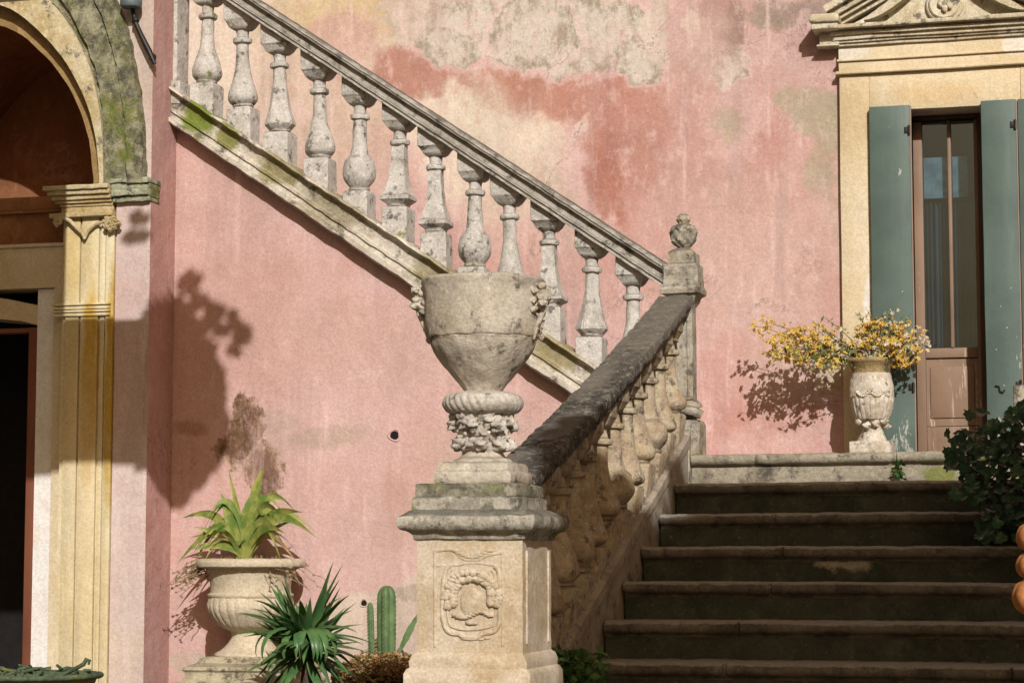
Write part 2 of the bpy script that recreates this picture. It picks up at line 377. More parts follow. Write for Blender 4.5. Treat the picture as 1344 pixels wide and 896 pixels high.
M['stair_wall'] = plaster('stair_wall_plaster', (.56, .385, .355), [
    (330, 395, 60, 130, 0, (.48, .28, .235), .45, .5), (480, 450, 150, 60, 10, (.52, .35, .30), .6, .5), (300, 260, 80, 60, 30, (.54, .37, .33), .6, .5),
    (430, 574, 62, 14, -8, (.44, .34, .27), .7, .3), (350, 555, 40, 16, 0, (.50, .38, .33), .8, .25), (345, 590, 34, 50, 0, (.50, .36, .31), .6, .4),
    (318, 570, 26, 50, 12, brick, 1, .6), (345, 618, 24, 34, 20, brick, 1, .6), (300, 590, 20, 16, 0, brick, .8, .6), (250, 562, 22, 10, 0, (.3, .16, .12), .6, .4),
    (640, 600, 90, 50, 0, (.53, .39, .32), .7, .5), (730, 470, 70, 40, 30, (.55, .42, .35), .7, .4), (560, 700, 120, 60, 0, (.52, .36, .31), .5, .5), (520, 660, 14, 60, 0, (.44, .26, .2), .5, .5),
    (490, 812, 66, 40, 0, (.58, .49, .40), .95, .10), (430, 850, 60, 50, 0, (.55, .46, .37), .8, .2), (545, 820, 36, 70, 0, (.57, .48, .39), .9, .12), (540, 775, 26, 12, 0, (.36, .31, .24), .8, .2),
    (245, 866, 32, 14, 0, (.44, .38, .27), .95, .08), (300, 885, 60, 30, 0, (.56, .48, .40), .8, .2), (240, 830, 26, 60, 0, (.53, .38, .34), .5, .5),
], Y=YF, var=(.51, .31, .265), seed=11, streak=1.1, wamp=.16, flake=.6)
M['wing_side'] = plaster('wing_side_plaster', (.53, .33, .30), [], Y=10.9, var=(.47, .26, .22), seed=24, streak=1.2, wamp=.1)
M['wing'] = plaster('wing_plaster', (.58, .49, .455), [
    (170, 440, 30, 170, 0, (.53, .38, .345), .7, .4), (150, 860, 60, 40, 0, (.57, .46, .36), .8, .4), (175, 330, 26, 40, 0, (.60, .49, .46), .6, .5),
    (190, 60, 20, 120, -10, (.38, .32, .22), .45, .6), (160, 830, 12, 120, 0, (.58, .48, .42), .6, .5), (192, 500, 5, 60, 0, (.3, .22, .17), .5, .4),
], Y=10.64, var=(.54, .42, .385), seed=20, streak=.9, wamp=.08, flake=.4)
M['stair_tread'] = stone('flight_stone', (.36, .33, .28), (.24, .21, .18), moss=.3)
M['baluster'] = stone('baluster_stone', (.60, .57, .52), (.44, .41, .36), moss=.08, lichen=.18, sc=2.2, seed=2, topcol=(.16, .14, .11), top=.55)
M['inner_baluster'] = stone('inner_baluster_stone', (.50, .42, .30), (.36, .27, .18), moss=.1, lichen=.3, ochre=.3, sc=2.2, seed=5, top=.5, topcol=(.15, .13, .10))
M['rail'] = stone('handrail_stone', (.48, .45, .39), (.34, .31, .26), lichen=.35, top=.8, sc=1.6, seed=6, topcol=(.12, .11, .09))
mossy = lambda px, py, rx, ry, c, st, Y=10.88: (tuple(at(px, py, Y)), (rx/270, 1, ry/270), c, st)
M['string'] = stone('string_stone', (.64, .59, .50), (.48, .43, .34), moss=.02, lichen=.4, ochre=.12, sc=1.7, seed=8, spots=[
    mossy(262, 152, 26, 26, (.17, .22, .03), .95), mossy(300, 178, 22, 20, (.22, .22, .05), .9), mossy(372, 220, 40, 24, (.26, .22, .08), .75),
    mossy(440, 272, 50, 30, (.24, .2, .09), .6), mossy(735, 462, 34, 24, (.30, .25, .10), .75), mossy(575, 352, 40, 30, (.26, .22, .08), .6), mossy(250, 190, 22, 14, (.2, .2, .05), .8)])
M['black_rail'] = stone('lichened_rail_stone', (.10, .09, .075), (.045, .042, .036), lichen=.9, sc=1.4, seed=9, top=.0, speck=.85, topcol=(.05, .047, .04), bump=1.6,
    spots=[((NX, 10.4, 2.2), (.3, .8, .6), (.26, .235, .19), .5), ((NX-.05, 9.3, 1.9), (.09, .35, .3), (.24, .22, .18), .7), ((NX, 8.6, 1.55), (.07, .25, .3), (.22, .2, .17), .7), ((NX-.06, 8.1, 1.4), (.05, .16, .3), (.26, .23, .19), .7)])
M['newel'] = stone('newel_stone', (.48, .44, .36), (.30, .27, .21), lichen=.5, ochre=.25, sc=2.4, seed=12, top=.6)
M['curb'] = stone('curb_stone', (.36, .31, .24), (.24, .20, .15), lichen=.25, sc=1.2, seed=72, bump=.45)
M['pedestal'] = stone('pedestal_limestone', (.60, .52, .40), (.46, .37, .25), ochre=.3, sc=1.3, seed=14, bump=.7)
M['cap'] = stone('pedestal_cap_stone', (.46, .43, .35), (.26, .24, .19), moss=.35, lichen=.55, sc=2.0, seed=15, top=.8, topcol=(.15, .14, .11))
M['mossy_slab'] = stone('mossy_slab_stone', (.36, .33, .25), (.16, .15, .10), moss=.75, lichen=.6, sc=2.4, seed=16)
M['urn'] = stone('urn_stone', (.58, .525, .43), (.45, .395, .31), lichen=.12, sc=1.5, seed=17, top=.3, ochre=.15, bump=1.0)
M['urn_pale'] = stone('urn_foot_stone', (.62, .58, .51), (.46, .41, .34), lichen=.15, sc=2.2, seed=18)
M['step'] = stone('step_stone', (.20, .175, .14), (.115, .10, .08), moss=.16, lichen=.5, sc=1.0, seed=19, top=.9, topcol=(.34, .31, .26), bump=1.4)  # paler upward faces: light on treads and noses painted into the colour
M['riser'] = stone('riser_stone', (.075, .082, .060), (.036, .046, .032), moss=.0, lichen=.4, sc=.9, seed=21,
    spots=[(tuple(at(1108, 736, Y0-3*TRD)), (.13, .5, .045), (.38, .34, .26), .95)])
M['top_riser'] = stone('landing_riser_stone', (.36, .32, .24), (.24, .21, .15), moss=.3, lichen=.3, sc=1.4, seed=22,
    spots=[((-.98, 10.84, 1.38), (.08, .5, .05), (.19, .21, .05), .85)])
M['yellow'] = plaster('ochre_yellow_paint', (.65, .58, .39), [
    (114, 505, 12, 130, 0, (.50, .32, .05), 1, .3), (90, 440, 10, 160, 0, (.56, .45, .22), .6, .5), (105, 700, 20, 200, 0, (.70, .58, .36), .5, .5), (142, 500, 8, 150, 0, (.48, .31, .05), 1, .3),
    (95, 330, 30, 60, 0, (.5, .36, .13), .6, .5)], Y=10.6, var=(.60, .49, .27), seed=31, streak=1.2, wamp=.05, flake=.3)
M['surround'] = plaster('surround_paint', (.64, .55, .375), [
    (1120, 150, 30, 60, 0, (.48, .35, .18), .6, .5), (1135, 300, 14, 60, 0, (.72, .62, .45), .8, .4), (1230, 120, 60, 14, 0, (.62, .42, .2), .5, .5),
    (1120, 70, 22, 10, 0, (.74, .7, .6), .95, .15), (1335, 60, 20, 14, 0, (.74, .7, .6), .9, .15), (1143, 420, 8, 60, 0, (.8, .77, .7), .9, .3)], Y=12.05, var=(.60, .49, .30), seed=33, wamp=.06, flake=.5)
M['pediment'] = stone('pediment_stone', (.68, .62, .48), (.50, .42, .27), moss=.08, lichen=.2, sc=1.5, seed=35, top=.7, topcol=(.2, .18, .1), ochre=.2)
M['frame_beige'] = plaster('door_frame_paint', (.62, .55, .40), [], var=(.52, .42, .25), seed=41, wamp=.06)
M['white_jamb'] = plaster('white_jamb_paint', (.70, .69, .65), [], var=(.64, .61, .55), seed=42, wamp=.06, streak=.3)
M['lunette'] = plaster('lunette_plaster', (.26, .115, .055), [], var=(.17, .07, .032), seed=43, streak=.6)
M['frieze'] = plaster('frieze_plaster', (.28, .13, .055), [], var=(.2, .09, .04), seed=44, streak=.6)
M['arch_cream'] = stone('archivolt_stone', (.60, .53, .36), (.44, .34, .16), moss=.3, sc=1.2, seed=45, lichen=.2, ochre=.4)
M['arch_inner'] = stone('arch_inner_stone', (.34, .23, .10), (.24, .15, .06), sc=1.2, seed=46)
M['arch_moss'] = stone('mossy_archivolt_stone', (.40, .38, .25), (.16, .16, .075), moss=.75, lichen=.8, sc=2.2, seed=47, bump=1.6)
M['impost'] = stone('impost_stone', (.58, .50, .32), (.44, .34, .17), moss=.2, sc=2, seed=48, ochre=.5)
M['impost_moss'] = stone('mossy_impost_stone', (.50, .50, .36), (.30, .32, .19), moss=.7, lichen=.3, sc=2.5, seed=49, bump=1.6)
M['brown_wood'] = paint('brown_timber', (.16, .055, .028), (.3, .18, .1), .1, seed=2)
M['door_wood'] = paint('weathered_door_wood', (.24, .155, .10), (.42, .32, .23), .75, scale=(14, 14, 1.2), seed=4)
M['dark_wood'] = paint('dark_door_wood', (.085, .045, .03), (.2, .1, .06), .2, scale=(12, 12, 1.5), seed=5)
M['shutter'] = paint('green_shutter_paint', (.082, .120, .100), (.36, .37, .31), .42, rough=.55, seed=6, lowz=LZ-.02)
M['shutter_edge'] = paint('shutter_edge_wood', (.28, .2, .15), (.5, .42, .34), .3, seed=8)
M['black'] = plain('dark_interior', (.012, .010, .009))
M['iron'] = plain('wrought_iron', (.035, .03, .028), .5, .4, .6)
M['lampblue'] = plain('grey_blue_metal', (.16, .2, .21), .5, .4, .3)
M['terracotta'] = stone('glazed_terracotta', (.62, .27, .09), (.50, .19, .06), sc=2, seed=50, bump=.4)
M['planter'] = stone('planter_limestone', (.60, .52, .39), (.54, .45, .31), lichen=.0, pits=.15, sc=2, seed=51, bump=.7)
M['plinth'] = stone('plinth_stone', (.48, .42, .29), (.32, .27, .17), moss=.2, lichen=.35, sc=2, seed=52)
M['vase'] = stone('vase_stone', (.68, .62, .52), (.52, .44, .33), lichen=.15, sc=3, seed=53)
M['vase_rim'] = stone('vase_rim_stone', (.40, .30, .14), (.25, .18, .08), lichen=.4, moss=.2, sc=3, seed=54)
M['bowl_green'] = stone('green_bowl_glaze', (.10, .14, .08), (.06, .08, .05), moss=.5, sc=3, seed=55)
M['bowl_clay'] = stone('bowl_clay', (.34, .2, .1), (.22, .13, .07), sc=3, seed=56)
M['soil'] = stone('soil', (.10, .065, .04), (.06, .04, .025), sc=6, seed=57, bump=2)
M['gravel'] = stone('gravel_ground', (.30, .26, .20), (.20, .17, .13), sc=4, seed=58, bump=2)
M['agave'] = leafmat('agave_leaf', (.34, .35, .09), (.13, .21, .04), 14, trans=.25)
M['agave_dry'] = leafmat('agave_dry_leaf', (.42, .32, .14), (.3, .2, .09), 8)
M['yucca'] = leafmat('yucca_leaf', (.10, .19, .06), (.055, .13, .045), 9, rough=.38, trans=.15)
M['cactus'] = leafmat('cactus_skin', (.12, .19, .07), (.07, .12, .045), 12, rough=.55, trans=.0)
M['spine'] = plain('cactus_spine', (.5, .45, .3))
M['rust_succ'] = leafmat('rusty_succulent', (.46, .25, .11), (.38, .30, .12), 14)
M['dry'] = plain('dry_stem', (.30, .22, .12))
M['dark_leaf'] = leafmat('dark_creeper_leaf', (.034, .085, .030), (.018, .048, .02), 9, rough=.3, trans=.2)
M['small_leaf'] = leafmat('young_green_leaf', (.07, .14, .03), (.04, .09, .02), 14)
M['tree_leaf'] = leafmat('tree_leaf', (.05, .09, .025), (.035, .07, .02), 2)
M['bark'] = stone('bark', (.16, .12, .08), (.09, .07, .05), sc=3, seed=60, bump=2)
M['yel'] = leafmat('yellow_blossom', (.76, .62, .20), (.66, .47, .10), 30, trans=.3)
M['org'] = leafmat('orange_blossom', (.70, .42, .10), (.64, .48, .12), 30, trans=.3)
M['wht'] = leafmat('white_blossom', (.74, .69, .56), (.6, .52, .36), 30, trans=.3)
M['sage'] = leafmat('sage_leaf', (.17, .19, .07), (.10, .13, .05), 20)
M['nail'] = plain('white_nail_head', (.6, .6, .55))
M['canvas'] = plain('canvas', (.55, .5, .4))

def glassmat():
    n = N('door_glass'); m = n.m; out = n.t.nodes['Material Output']
    gl = n.t.nodes.new('ShaderNodeBsdfGlossy'); gl.inputs['Roughness'].default_value = .04; gl.inputs[0].default_value = (.8, .9, .95, 1)
    tr = n.t.nodes.new('ShaderNodeBsdfTransparent'); tr.inputs[0].default_value = (.66, .76, .82, 1)
    fr = n.t.nodes.new('ShaderNodeFresnel'); fr.inputs[0].default_value = 1.5
    h = n.bump(n.noise(3, 2, .5), .12, .02); n.l.new(h, gl.inputs['Normal'])
    mx = n.t.nodes.new('ShaderNodeMixShader'); n.l.new(n.ma('ADD', fr.outputs[0], .06), mx.inputs[0])
    n.l.new(tr.outputs[0], mx.inputs[1]); n.l.new(gl.outputs[0], mx.inputs[2]); n.l.new(mx.outputs[0], out.inputs[0])
    return m
M['glass'] = glassmat()
def curtainmat():
    n = N('curtain_cloth')
    s = n.noise(1, 5, .6, n.mp(scale=(12, 12, .9)))
    col = n.mix(n.rg(s, .2, .8), (.05, .068, .08), (.14, .17, .19))
    return n.done(col, .9, .1)
M['curtain'] = curtainmat()
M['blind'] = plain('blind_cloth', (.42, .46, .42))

# ================================================================== GROUND
bm = bmesh.new(); box(bm, -400, 400, -300, 500, -.3, 0)
tag(finish(bm, 'ground', M['gravel']), kind='structure')
bm = bmesh.new(); box(bm, XC-.2, NX-.25, 9.75, YF+.02, -.05, .37, sub=.3)
tag(finish(bm, 'planting_bed', M['soil'], rough=.02), kind='structure')
bm = bmesh.new(); box(bm, XC-.2, NX-.25, 9.6, 9.745, -.05, .34, bev=.012, sub=.3)
tag(finish(bm, 'kerb', M['plinth'], rough=.006), kind='structure')

# ================================================================== VILLA FACADE
DX0, DX1 = xat(1146, YW), xat(1348, YW)
DZ1 = zat(146, YW, 1190); DZ0 = LZ+.004
villa = thing('villa_facade', 'tall pink facade with peeling plaster behind the upper flight, with the pedimented door', 'building', (DX0, YW, LZ))
bm = bmesh.new()
box(bm, -9, DX0, YW, YW+.35, 0, 7.5); box(bm, DX0, DX1, YW, YW+.35, DZ1, 7.5); box(bm, DX1, 7, YW, YW+.35, 0, 7.5)
for x0, x1, y1 in ((DX0, DX1, 0),): box(bm, x0, x1, YW, YW+.35, 0, LZ-.01)
xcut = [at(c, 250, YW).x for c in CUTS]
for xc_ in xcut: bmesh.ops.bisect_plane(bm, geom=bm.verts[:]+bm.edges[:]+bm.faces[:], plane_co=(xc_, 0, 0), plane_no=(1, 0, 0))
bm.faces.ensure_lookup_table()
for f in bm.faces:
    cx_ = f.calc_center_median().x; f.material_index = 0 if cx_ < xcut[0] else (1 if cx_ < xcut[1] else 2)
finish(bm, 'wall', [M['facade_left'], M['facade'], M['facade_right']], villa)
# surround ---------------------------------------------------------
ws = lambda py, px=1105, Y=YW-.05: zat(py, Y, px)
SX0 = xat(1103, YW-.05, 250); SX1 = xat(1390, YW-.05, 250)
bm = bmesh.new()
box(bm, SX0, DX0+.003, YW-.045, YW+.12, LZ, ws(99), bev=.004, sub=.25)
box(bm, DX1-.003, SX1, YW-.045, YW+.12, LZ, ws(99), bev=.004, sub=.25)
box(bm, DX0+.003, DX1-.003, YW-.044, YW+.12, DZ1, ws(99)-.001, bev=.004, sub=.25)
surr = finish(bm, 'door_surround', M['surround'], villa, rough=.0025, rs=14)
bm = bmesh.new()
box(bm, SX0-.015, SX1+.015, YW-.075, YW-.0, ws(99), ws(95), bev=.004, sub=.3)
box(bm, SX0, SX1, YW-.055, YW, ws(95), ws(82), bev=.003, sub=.3)
box(bm, SX0-.008, SX1+.008, YW-.07, YW, ws(82), ws(79), bev=.003, sub=.3)
box(bm, SX0, SX1, YW-.05, YW, ws(79), ws(62), bev=.003, sub=.3)
finish(bm, 'frieze', M['surround'], villa, rough=.0025, rs=14)
# cornice mouldings
bm = bmesh.new()
yy = [62, 58, 55, 50, 46, 43]; pr = [.07, .085, .10, .12, .105, .16]
for a, b, p in zip(yy, yy[1:]+[38], pr):
    box(bm, SX0-.01-p*.2, SX1+.01+p*.2, YW-p, YW, ws(a), ws(b), bev=.003, sub=.2)
# broken return block at the left end (and its twin at the right)
for s in (0, 1):
    xa, xb = xat(1067, YW-.12, 30), xat(1101, YW-.12, 30)
    xc_, xd_ = xat(1075, YW-.08, 50), xat(1102, YW-.08, 50)
    if s: xa, xb = SX0+SX1-xb, SX0+SX1-xa; xc_, xd_ = SX0+SX1-xd_, SX0+SX1-xc_
    box(bm, xa, xb, YW-.18, YW, ws(44), ws(36), bev=.006, sub=.05)
    box(bm, xa-.01, xb+.01, YW-.2, YW, ws(36), ws(25), bev=.012, sub=.05)
    box(bm, xc_, xd_, YW-.09, YW, ws(60), ws(44), bev=.006, sub=.05)
    box(bm, xc_-.012, xd_, YW-.1, YW, ws(62), ws(60), bev=.002)
finish(bm, 'cornice', M['pediment'], villa, rough=.004, rs=25)
CX = (SX0+SX1)/2
bm = bmesh.new()   # tympanum slab, raking cornices, swan necks
zb = ws(38); slope = .52
hw = SX1+.03-CX; ap = zb+hw*slope
prism(bm, [(CX-hw+.06, zb), (CX+hw-.06, zb), (CX, ap-.05)], YW-.05, YW)
for s in (-1, 1):
    for (o, t, p) in ((0, .035, .19), (.037, .03, .15), (.069, .018, .12), (.090, .03, .085)):
        A = (CX+s*(hw+.03), zb-.005); B = (CX, zb-.005+(hw+.03)*slope)
        ln = math.hypot(A[0]-B[0], A[1]-B[1]); nx, nz = -s*(B[1]-A[1])/ln, -abs(B[0]-A[0])/ln
        q = [(A[0]+nx*o, A[1]+nz*o+.1), (B[0], B[1]-o*1.12+.1), (B[0], B[1]-(o+t)*1.12+.1), (A[0]+nx*(o+t), A[1]+nz*(o+t)+.1)]
        q = [(x, max(z, zb+.002)) for x, z in q]
        prism(bm, q, YW-p, YW)
for s in (-1, 1):
    A, B = [], []
    for i in range(15):
        t = i/14
        x = CX+s*(.42-.36*t); z = zb+.02+.02*t+.22*t**1.7
        w = .006+.055*math.sin(math.pi*min(1, t*1.05))**.8
        A.append((x, z)); B.append((x-s*w*.2, z+w))
    ribbon(bm, A, B, YW-.13, YW-.045)
finish(bm, 'pediment', M['pediment'], villa, rough=.003, rs=25)
bm = bmesh.new()
mc = at(1239, 4, YW-.1)
for rr, th in ((.098, .02), (.082, .035)):
    b2 = bmesh.new(); lathe(b2, [(rr, 0), (rr, th), (rr-.008, th+.008), (rr-.02, th+.004), (0, th+.004)], seg=40)
    bmesh.ops.transform(b2, matrix=Matrix.Translation((mc.x, YW-.05, mc.z)) @ Matrix.Rotation(R(90), 4, 'X'), verts=b2.verts)
    me = bpy.data.meshes.new('t'); b2.to_mesh(me); b2.free(); bm.from_mesh(me)
for k in range(7):
    a = k*2.4; blobby(bm, (mc.x+.035*math.cos(a)*(k % 3)/2, YW-.105, mc.z+.03*math.sin(a)*(k % 3)/2), .016, (1, .6, 1.3), 2, .4)
finish(bm, 'medallion', M['pediment'], villa)
# door -------------------------------------------------------------
YD = YW+.20
door = thing('french_door', 'weathered brown wooden double door with tall glass panes between green shutters', 'door', ((DX0+DX1)/2, YD, LZ))
gx = lambda px: xat(px, YD, 330)
gz = lambda py: zat(py, YD, 1240)
bm = bmesh.new()     # dark fixed frame
box(bm, DX0, gx(1199), YD-.06, YD+.06, LZ, DZ1, bev=.004); box(bm, gx(1286), gx(1300), YD-.05, YD+.06, LZ, DZ1, bev=.004)
box(bm, gx(1300), DX1, YD-.02, YD+.06, LZ, DZ1)
box(bm, gx(1199)+.001, gx(1286)-.001, YD-.05, YD+.05, gz(158), DZ1-.001, bev=.004)
finish(bm, 'door_frame', M['dark_wood'], door)
bm = bmesh.new()
L0, L1, L2, L3, L4, L5 = gx(1201), gx(1213), gx(1246.5), gx(1251), gx(1281), gx(1286)
box(bm, L0, L1, YD-.03, YD+.02, LZ, gz(160), bev=.004); box(bm, L4, L5-.001, YD-.028, YD+.02, LZ, gz(160), bev=.003)
box(bm, L2, L3, YD-.034, YD+.02, gz(457), gz(160), bev=.004)
box(bm, L1+.001, L4-.001, YD-.027, YD+.02, gz(470), gz(457), bev=.004)
box(bm, L1+.001, L4-.001, YD-.026, YD+.02, LZ+.005, gz(560), bev=.004)
box(bm, L1+.001, L4-.001, YD-.012, YD+.015, gz(559), gz(471))
box(bm, L1+.02, L4-.02, YD-.022, YD+.01, gz(549), gz(481), bev=.008)
finish(bm, 'door_leaf', M['door_wood'], door, rough=.0015, rs=30)
for a, b in ((L1, L2), (L3, L4)):
    bm = bmesh.new(); box(bm, a+.001, b-.001, YD-.006, YD-.002, gz(457)+.001, gz(160))
    finish(bm, 'glass_pane', M['glass'], door)
    bm = bmesh.new()
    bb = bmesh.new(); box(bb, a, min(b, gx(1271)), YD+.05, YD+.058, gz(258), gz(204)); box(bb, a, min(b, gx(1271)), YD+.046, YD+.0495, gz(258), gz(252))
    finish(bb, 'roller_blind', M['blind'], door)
    pts = [(a-.01+(b-a+.02)*i/24, YD+.09+.018*math.sin(i*1.7)+.008*math.sin(i*4.1)) for i in range(25)]
    vv = [bm.verts.new((x, y, z)) for (x, y) in pts for z in (LZ+.1, gz(262))]
    for i in range(24): bm.faces.new((vv[2*i], vv[2*i+1], vv[2*i+3], vv[2*i+2]))
    finish(bm, 'curtain', M['curtain'], door, normals=False)
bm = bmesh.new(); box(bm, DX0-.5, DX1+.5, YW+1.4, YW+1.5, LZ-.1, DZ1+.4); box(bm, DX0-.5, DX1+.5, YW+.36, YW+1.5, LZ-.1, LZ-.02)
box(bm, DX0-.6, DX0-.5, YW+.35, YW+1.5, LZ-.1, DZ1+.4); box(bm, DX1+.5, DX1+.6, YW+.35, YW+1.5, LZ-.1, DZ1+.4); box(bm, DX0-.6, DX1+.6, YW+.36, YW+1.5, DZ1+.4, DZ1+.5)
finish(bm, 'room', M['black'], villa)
bm = bmesh.new(); box(bm, gx(1160), gx(1200)-.002, YW-.045, YW+.06, LZ, LZ+.03, bev=.003)
finish(bm, 'threshold', M['dark_wood'], door)
# shutters ---------------------------------------------------------
def shutter(xa, xb, ya, za, zb_, label, hook=True):
    t = thing('window_shutter', label, 'shutter', (xa, ya, LZ), 'green wooden shutters of the door')
    bm = bmesh.new(); w = xb-xa
    box(bm, xa, xb, ya, ya+.032, za, zb_, bev=.003, sub=.2)
    finish(bm, 'shutter_panel', M['shutter'], t, rough=.0015, rs=6)
    for zz in (za+.35, zb_-.16):
        bm = bmesh.new(); tube(bm, [(xb-.004, ya-.007, zz), (xb-.004, ya-.007, zz+.05)], .007, 8); box(bm, xb-.03, xb-.006, ya-.004, ya-.0005, zz+.008, zz+.042, bev=.001)
        finish(bm, 'hinge', M['iron'], t)
    for (u, v_) in ((.45, .42), (.3, .30), (.62, .36), (.5, .2), (.75, .47)):
        bm = bmesh.new(); blobby(bm, (xa+w*u, ya-.001, za+(zb_-za)*v_), .0035, (1, .5, 1), 1, .2); finish(bm, 'nail', M['nail'], t)
    bm = bmesh.new(); box(bm, xb+.0005, xb+.006, ya+.001, ya+.031, za, zb_-.004); finish(bm, 'worn_edge', M['shutter_edge'], t)
    if hook:
        bm = bmesh.new(); q = (xa+w*.36, ya-.008, za+w*1.9)
        tube(bm, [(q[0]-.02, q[1], q[2]+.035), (q[0], q[1], q[2]+.03), (q[0]+.004, q[1], q[2]+.005), (q[0]+.02, q[1]-.004, q[2]), (q[0]+.03, q[1]-.004, q[2]+.012)], .004)
        finish(bm, 'hook', M['iron'], t)
    return t
ys = YW-.085
shutter(xat(1143, ys, 300), xat(1196.5, ys, 300), ys, LZ+.02, zat(139, ys, 1170), 'green shutter left of the glazed door, behind the flower vase')
shutter(xat(1290.5, ys, 300), xat(1336.5, ys, 300), ys, LZ+.02, zat(131, ys, 1315), 'green shutter right of the glazed door, with a bent iron hook')
shutter(xat(1339, ys+.02, 300), xat(1386, ys+.02, 300), ys+.02, LZ+.02, zat(129, ys, 1340), 'outermost green shutter leaf, only a sliver at the right edge', False)

# ================================================================== UPPER FLIGHT with its pink wall
def line(p, q): return lambda x: p[1]+(q[1]-p[1])*(x-p[0])/(q[0]-p[0])
YS = 10.88
def ln(a, b, Y=YS):
    p, q = at(*a, Y), at(*b, Y); return line((p.x, p.z), (q.x, q.z))
rail_t, rail_b = ln((540, 129), (863, 338)), ln((540, 160), (863, 372))
str_t, str_b = ln((228, 116), (800, 492)), ln((230, 165), (767, 527))
flight = thing('upper_stair_flight', 'pink plastered stair flight rising to the left under a mossy stone string', 'staircase', (-3.5, YF, 0))
xa, xb = XC-.02, xat(905, YF)
bm = bmesh.new()
prism(bm, [(xa, 0), (NX+.07, 0), (NX+.07, LZ-.02), (NX-.15, LZ-.02)]+[(NX-.15, min(str_b(NX-.15)+.05, 9)), (xa, str_b(xa)+.05)], YF, YW-.002)
# holes in the plaster: rims on uncut wall, inner shade painted as black discs
wallp = finish(bm, 'stair_wall', M['stair_wall'], flight)
for (px, py, r) in ((518, 571, .024), (478, 791, .016)):
    p = at(px, py, YF); bm = bmesh.new()
    b2 = bmesh.new(); lathe(b2, [(r*1.5, 0), (r*1.25, .006), (r, .004), (r*.9, -.02)], seg=20, mod=lambda rr, z, a: rr*(1+.12*math.sin(3*a+p.x*9)))
    for f in [f for f in b2.faces if len(f.verts) > 4]: b2.faces.remove(f)
    bmesh.ops.transform(b2, matrix=Matrix.Translation((p.x, YF-.0005, p.z)) @ Matrix.Rotation(R(90), 4, 'X'), verts=b2.verts)
    me = bpy.data.meshes.new('t'); b2.to_mesh(me); b2.free(); bm.from_mesh(me)
    hole = finish(bm, 'socket_rim', M['stair_wall'], flight)
    bm = bmesh.new(); vv = [bm.verts.new((p.x+r*.98*math.cos(k*.5236)*(1+.1*math.sin(k*2)), YF-.003, p.z+r*.9*math.sin(k*.5236))) for k in range(12)]; bm.faces.new(vv)
    finish(bm, 'drain_hole_shade', M['black'], flight, normals=False)
# stairs behind the string
bm = bmesh.new()
sl = (str_t(-4)-str_t(-3)); x = NX-.3
while x > XC-.1:
    z = str_t(x)-.06; box(bm, x-.24, x+.02, YF+.15, YW, z-.3, z, bev=.004); x -= .22
finish(bm, 'stair_treads', M['stair_tread'], flight)
# string
def band(bm, sect, xA, xB, zt, zb_, n=60, w=None):
    def e(t):
        x = xA+(xB-xA)*t; B, T = zb_(x), zt(x)
        return [(x, y, B+(T-B)*v) for (y, v) in sect]
    sweep(bm, sect, e, n)
bm = bmesh.new()
sx = xat(807, YS, 495)
sect = [(10.84, 1.0), (10.835, .93), (10.85, .87), (10.875, .85), (10.88, .80), (10.885, .45), (10.88, .42), (10.862, .40), (10.862, .34), (10.875, .32), (10.87, .16), (10.845, .13), (10.845, .02), (10.87, -.04), (10.945, -.04), (11.09, -.02), (11.09, 1.0)]
band(bm, sect, XC+.0, NX-.05, str_t, str_b, 90)
finish(bm, 'string_moulding', M['string'], flight, rough=.0055, rs=13, ang=30)

